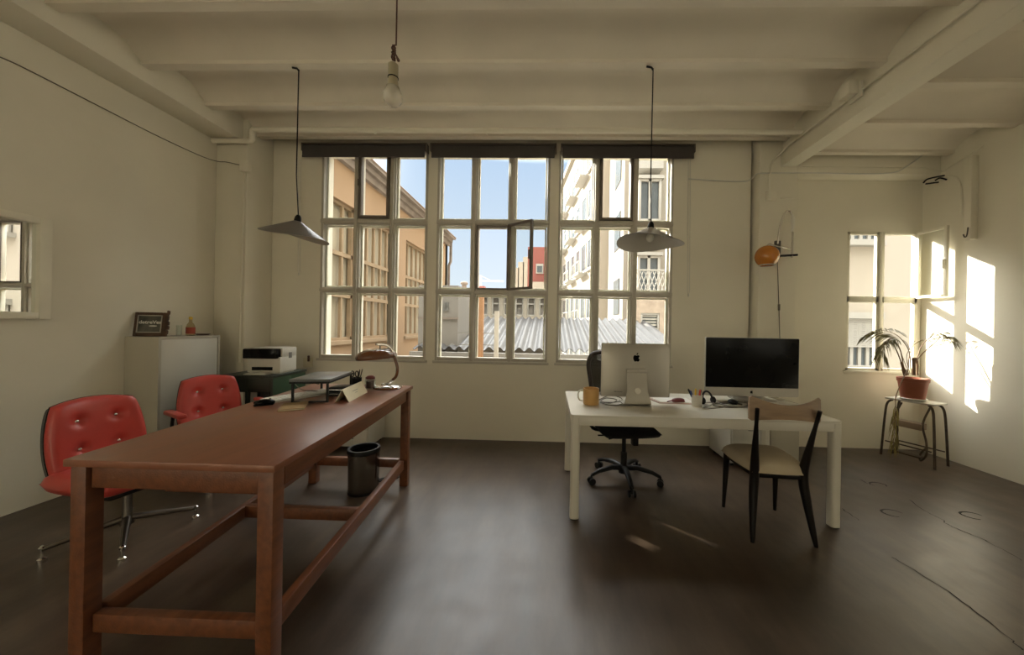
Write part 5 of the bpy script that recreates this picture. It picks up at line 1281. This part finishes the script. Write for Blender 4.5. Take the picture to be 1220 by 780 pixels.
# right apartment house: receding facade A -> B, then faces towards us
B = thing('apartment_house', 'tall cream apartment house with rows of windows and balconies at the right of the window', 'building', (2.5, 25, -6))
PA, PB = Vector((0.35, 34.0, 0)), Vector((2.42, 18.3, 0)); top = 13.4
dv = (PB-PA); L = dv.length; dv.normalize(); nv = Vector((dv.y, -dv.x, 0))     # nv faces -X side
if nv.x > 0: nv = -nv
FM = Matrix((dv, -nv, Vector((0, 0, 1)))).transposed().to_4x4(); FM.translation = PA
mb = MB(); mb.box(0, L, 0, 5, -6, top, 0, FM); mb.box(-0.2, L, -0.25, 5, top, top+0.35, 0, FM); mb.build('wall', M['cream'], B, world=True)
rows = [(-4.2+2.9*k) for k in range(6)]
for z in rows:
    for k in range(9):
        a = 0.6+k*1.68
        f = MB(); sash_box(f, a, a+1.25, z+0.2, z+1.95, 0.08, -0.05, 0.02, FM); f.box(a-0.1, a+1.35, -0.14, 0, z+0.08, z+0.2, 0, FM)
        if k % 2: f.box(a-0.25, a+1.5, -0.55, 0, z-0.02, z+0.08, 0, FM)
        if k % 2: sash_box(f, a-0.25, a+1.5, z+0.08, z+0.75, 0.04, -0.55, -0.51, FM)
        w_ = f.build('window', M['oshut'], B, world=True)
        p = MB(); p.box(a+0.07, a+1.18, -0.02, 0.0, z+0.25, z+1.9, 0, FM); p.bm.transform(Matrix.Translation(-B.location)); p.build('pane', M['ownd'], w_)
# blank end faces
xe1 = gy(728, 250, 18.2).x; xe2 = gy(741, 250, 18.2).x
mb = MB(); mb.box(2.42, xe1, 18.1, 18.3, -6, 16); mb.build('end_wall', M['beige'], B, world=True)
mb = MB(); mb.box(xe1, xe2+0.02, 17.7, 18.3, -6, 16); mb.build('end_wall', M['pink'], B, world=True)
B = thing('bay_building', 'cream building with a stacked glazed bay filling the rightmost window panes', 'building', (4.5, 14, -6))
xa = gy(741, 250, 14).x; xb = gy(830, 250, 12).x
mb = MB(); mb.box(xa+0.35, xb, 13.0, 17, -6, 15); mb.build('wall', M['cream'], B, world=True)
mb = MB(); mb.box(xa, xa+0.36, 13.6, 17, -6, 15); mb.build('return_wall', M['pink'], B, world=True)
for k, zz in enumerate((1.7, 4.5, 7.3)):
    x0 = gy(760, 250, 12.6).x; x1 = gy(787, 250, 12.6).x
    f = MB(); f.box(x0-0.05, x1+0.05, 12.5, 13.0, zz-0.12, zz+0.75); sash_box(f, x0, x1, zz+0.75, zz+2.3, 0.09, 12.52, 12.62); f.box((x0+x1)/2-0.05, (x0+x1)/2+0.05, 12.52, 12.6, zz+0.75, zz+2.3); f.box(x0-0.08, x1+0.08, 12.46, 13, zz+2.3, zz+2.42)
    w_ = f.build('bay_window', M['oshut'], B, world=True)
    p = MB(); p.box(x0+0.02, x1-0.02, 12.62, 12.66, zz+0.75, zz+2.3); p.bm.transform(Matrix.Translation(-B.location)); p.build('pane', M['ownd'], w_)
for zz in (1.9, 4.7, 7.5):
    x0 = xa+0.05
    f = MB(); f.box(xa-0.04, xa, 14.2, 15.4, zz, zz+1.5); w_ = f.build('side_window', M['ownd'], B, world=True)
# low wall with railing and a grille window, nearest at the right
B = thing('terrace_wall', 'rough beige terrace wall with a lattice railing and a shuttered opening at the lower right panes', 'wall', (4.0, 9.5, -6))
x0 = gy(752, 380, 9).x; zt = gy(780, 349, 9).z
ga, gb_ = gy(763, 401, 9), gy(786, 373, 9)
mb = MB(); wall_with_holes(mb, None, 9.0, x0, x0+4.5, -6, zt, [(ga.x, gb_.x, ga.z, gb_.z)], 0.3, 'X'); mb.build('wall', M['stonewall'], B, world=True)
f = MB(); sash_box(f, ga.x, gb_.x, ga.z, gb_.z, 0.05, 9.02, 9.1)
for k in range(1, 8): zz = ga.z+(gb_.z-ga.z)*k/8; f.box(ga.x, gb_.x, 9.05, 9.08, zz-0.02, zz+0.02)
w_ = f.build('window', M['oshut'], B, world=True)
p = MB(); p.box(ga.x, gb_.x, 9.1, 9.12, ga.z, gb_.z); p.bm.transform(Matrix.Translation(-B.location)); p.build('pane', M['ownd'], w_)
f = MB(); zr0, zr1 = zt, gy(780, 320, 9).z
f.box(x0+0.1, x0+4.4, 9.08, 9.13, zr1-0.04, zr1)
for k in range(40):
    x = x0+0.12+k*0.11; f.bar((x, 9.1, zr0), (x+0.22, 9.1, zr1), 0.014, 0.014); f.bar((x+0.22, 9.1, zr0), (x, 9.1, zr1), 0.014, 0.014)
f.build('railing', M['oshut'], B, world=True)
# facade outside the small window
B = thing('neighbour_house', 'pale rendered neighbouring house seen through the small alcove window', 'building', (11, 9.2, -6))
YN = 9.0
a0, a1 = gy(1000, 300, YN).x, gy(1130, 300, YN).x+2
mb = MB(); mb.box(a0-0.6, a1, YN, YN+4, -6, 7.6); mb.build('wall', M['beige'], B, world=True)
def opn(px0, px1, py0, py1, sh):
    a = gy(px0, py1, YN); b = gy(px1, py0, YN)
    f = MB(); sash_box(f, a.x, b.x, a.z, b.z, 0.06, YN-0.08, YN); n = 4
    for k in range(1, n): x = a.x+(b.x-a.x)*k/n; f.box(x-0.04, x+0.04, YN-0.07, YN, a.z, b.z)
    f.box(a.x-0.1, b.x+0.12, YN-0.2, YN, a.z-0.12, a.z)
    w_ = f.build('window', M['oshut'], B, world=True)
    p = MB(); p.box(a.x, b.x, YN-0.03, YN-0.01, a.z, b.z); p.bm.transform(Matrix.Translation(-B.location)); p.build('pane', M['ownd'], w_)
    if sh:
        s_ = MB(); zs = a.z+(b.z-a.z)*0.42; n = 14
        for k in range(n): z = zs+(b.z-zs)*k/n; s_.box(a.x, b.x, YN-0.13, YN-0.09, z, z+(b.z-zs)/n*0.85)
        s_.box(a.x-0.05, b.x+0.08, YN-0.22, YN, b.z, b.z+0.16); s_.bm.transform(Matrix.Translation(-B.location)); s_.build('roller_shutter', M['oshut'], w_)
opn(1003, 1043, 266, 288, False); opn(1002, 1041, 380, 437, True)

# ------------------------------------------------------------------ light
sd = Vector((1, -0.85, -0.59)).normalized()
ld = bpy.data.lights.new('sun', 'SUN'); ld.energy = 7.0; ld.angle = math.radians(0.25); ld.color = (1.0, 0.93, 0.80)
sun = bpy.data.objects.new('sun', ld); C.objects.link(sun); sun.rotation_euler = sd.to_track_quat('-Z', 'Y').to_euler(); sun.location = (-10, 12, 9)

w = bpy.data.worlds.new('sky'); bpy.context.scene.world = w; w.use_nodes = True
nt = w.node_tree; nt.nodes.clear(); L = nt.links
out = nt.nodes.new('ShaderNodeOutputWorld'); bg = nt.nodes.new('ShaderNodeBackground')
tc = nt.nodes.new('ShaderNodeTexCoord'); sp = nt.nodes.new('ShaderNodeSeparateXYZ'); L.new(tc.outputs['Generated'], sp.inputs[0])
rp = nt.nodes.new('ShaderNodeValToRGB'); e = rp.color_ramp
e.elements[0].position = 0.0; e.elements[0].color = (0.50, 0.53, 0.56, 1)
e.elements[1].position = 0.66; e.elements[1].color = (7.0, 7.0, 6.9, 1)  # zenith brightened above the view to add fill light indoors
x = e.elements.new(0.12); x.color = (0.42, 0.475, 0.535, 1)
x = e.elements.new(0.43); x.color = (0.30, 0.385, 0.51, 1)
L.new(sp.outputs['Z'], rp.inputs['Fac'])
# sky brightened to the sides and rear, out of view, as added fill
mr = nt.nodes.new('ShaderNodeMapRange'); mr.inputs['From Min'].default_value = 0.15; mr.inputs['From Max'].default_value = 0.7
mr.inputs['To Min'].default_value = 0.0; mr.inputs['To Max'].default_value = 1.0
dt = nt.nodes.new('ShaderNodeVectorMath'); dt.operation = 'DOT_PRODUCT'; dt.inputs[1].default_value = (0.86, -0.5, 0.0)
ax = nt.nodes.new('ShaderNodeMath'); ax.operation = 'ABSOLUTE'; L.new(sp.outputs['X'], ax.inputs[0])
cb = nt.nodes.new('ShaderNodeCombineXYZ'); L.new(ax.outputs['Value'], cb.inputs['X']); L.new(sp.outputs['Y'], cb.inputs['Y']); L.new(sp.outputs['Z'], cb.inputs['Z'])
L.new(cb.outputs['Vector'], dt.inputs[0]); L.new(dt.outputs['Value'], mr.inputs['Value'])
mx = nt.nodes.new('ShaderNodeMixRGB'); mx.inputs['Color2'].default_value = (1.1, 1.0, 0.82, 1)
L.new(mr.outputs['Result'], mx.inputs['Fac']); L.new(rp.outputs['Color'], mx.inputs['Color1'])
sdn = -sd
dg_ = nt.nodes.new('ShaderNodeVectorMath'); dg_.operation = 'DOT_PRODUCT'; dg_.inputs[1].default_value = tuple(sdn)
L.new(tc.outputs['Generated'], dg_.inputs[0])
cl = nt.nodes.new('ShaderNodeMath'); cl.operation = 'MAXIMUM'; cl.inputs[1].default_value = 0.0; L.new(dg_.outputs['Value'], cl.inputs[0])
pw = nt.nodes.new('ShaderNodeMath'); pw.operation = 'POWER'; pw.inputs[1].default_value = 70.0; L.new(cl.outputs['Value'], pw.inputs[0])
ha = nt.nodes.new('ShaderNodeVectorMath'); ha.operation = 'SCALE'; ha.inputs[0].default_value = (30.0, 28.0, 24.0); L.new(pw.outputs['Value'], ha.inputs['Scale'])  # added glow around the sun, brightening the room
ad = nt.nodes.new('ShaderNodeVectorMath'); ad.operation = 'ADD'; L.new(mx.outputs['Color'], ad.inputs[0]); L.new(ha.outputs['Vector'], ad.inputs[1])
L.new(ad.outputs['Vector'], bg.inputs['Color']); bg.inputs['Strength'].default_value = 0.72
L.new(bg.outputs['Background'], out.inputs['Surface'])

sc = bpy.context.scene
sc.view_settings.view_transform = 'Standard'; sc.view_settings.look = 'None'
sc.view_settings.gamma = 1.0; sc.view_settings.use_curve_mapping = False
sc.view_settings.exposure = 1.42
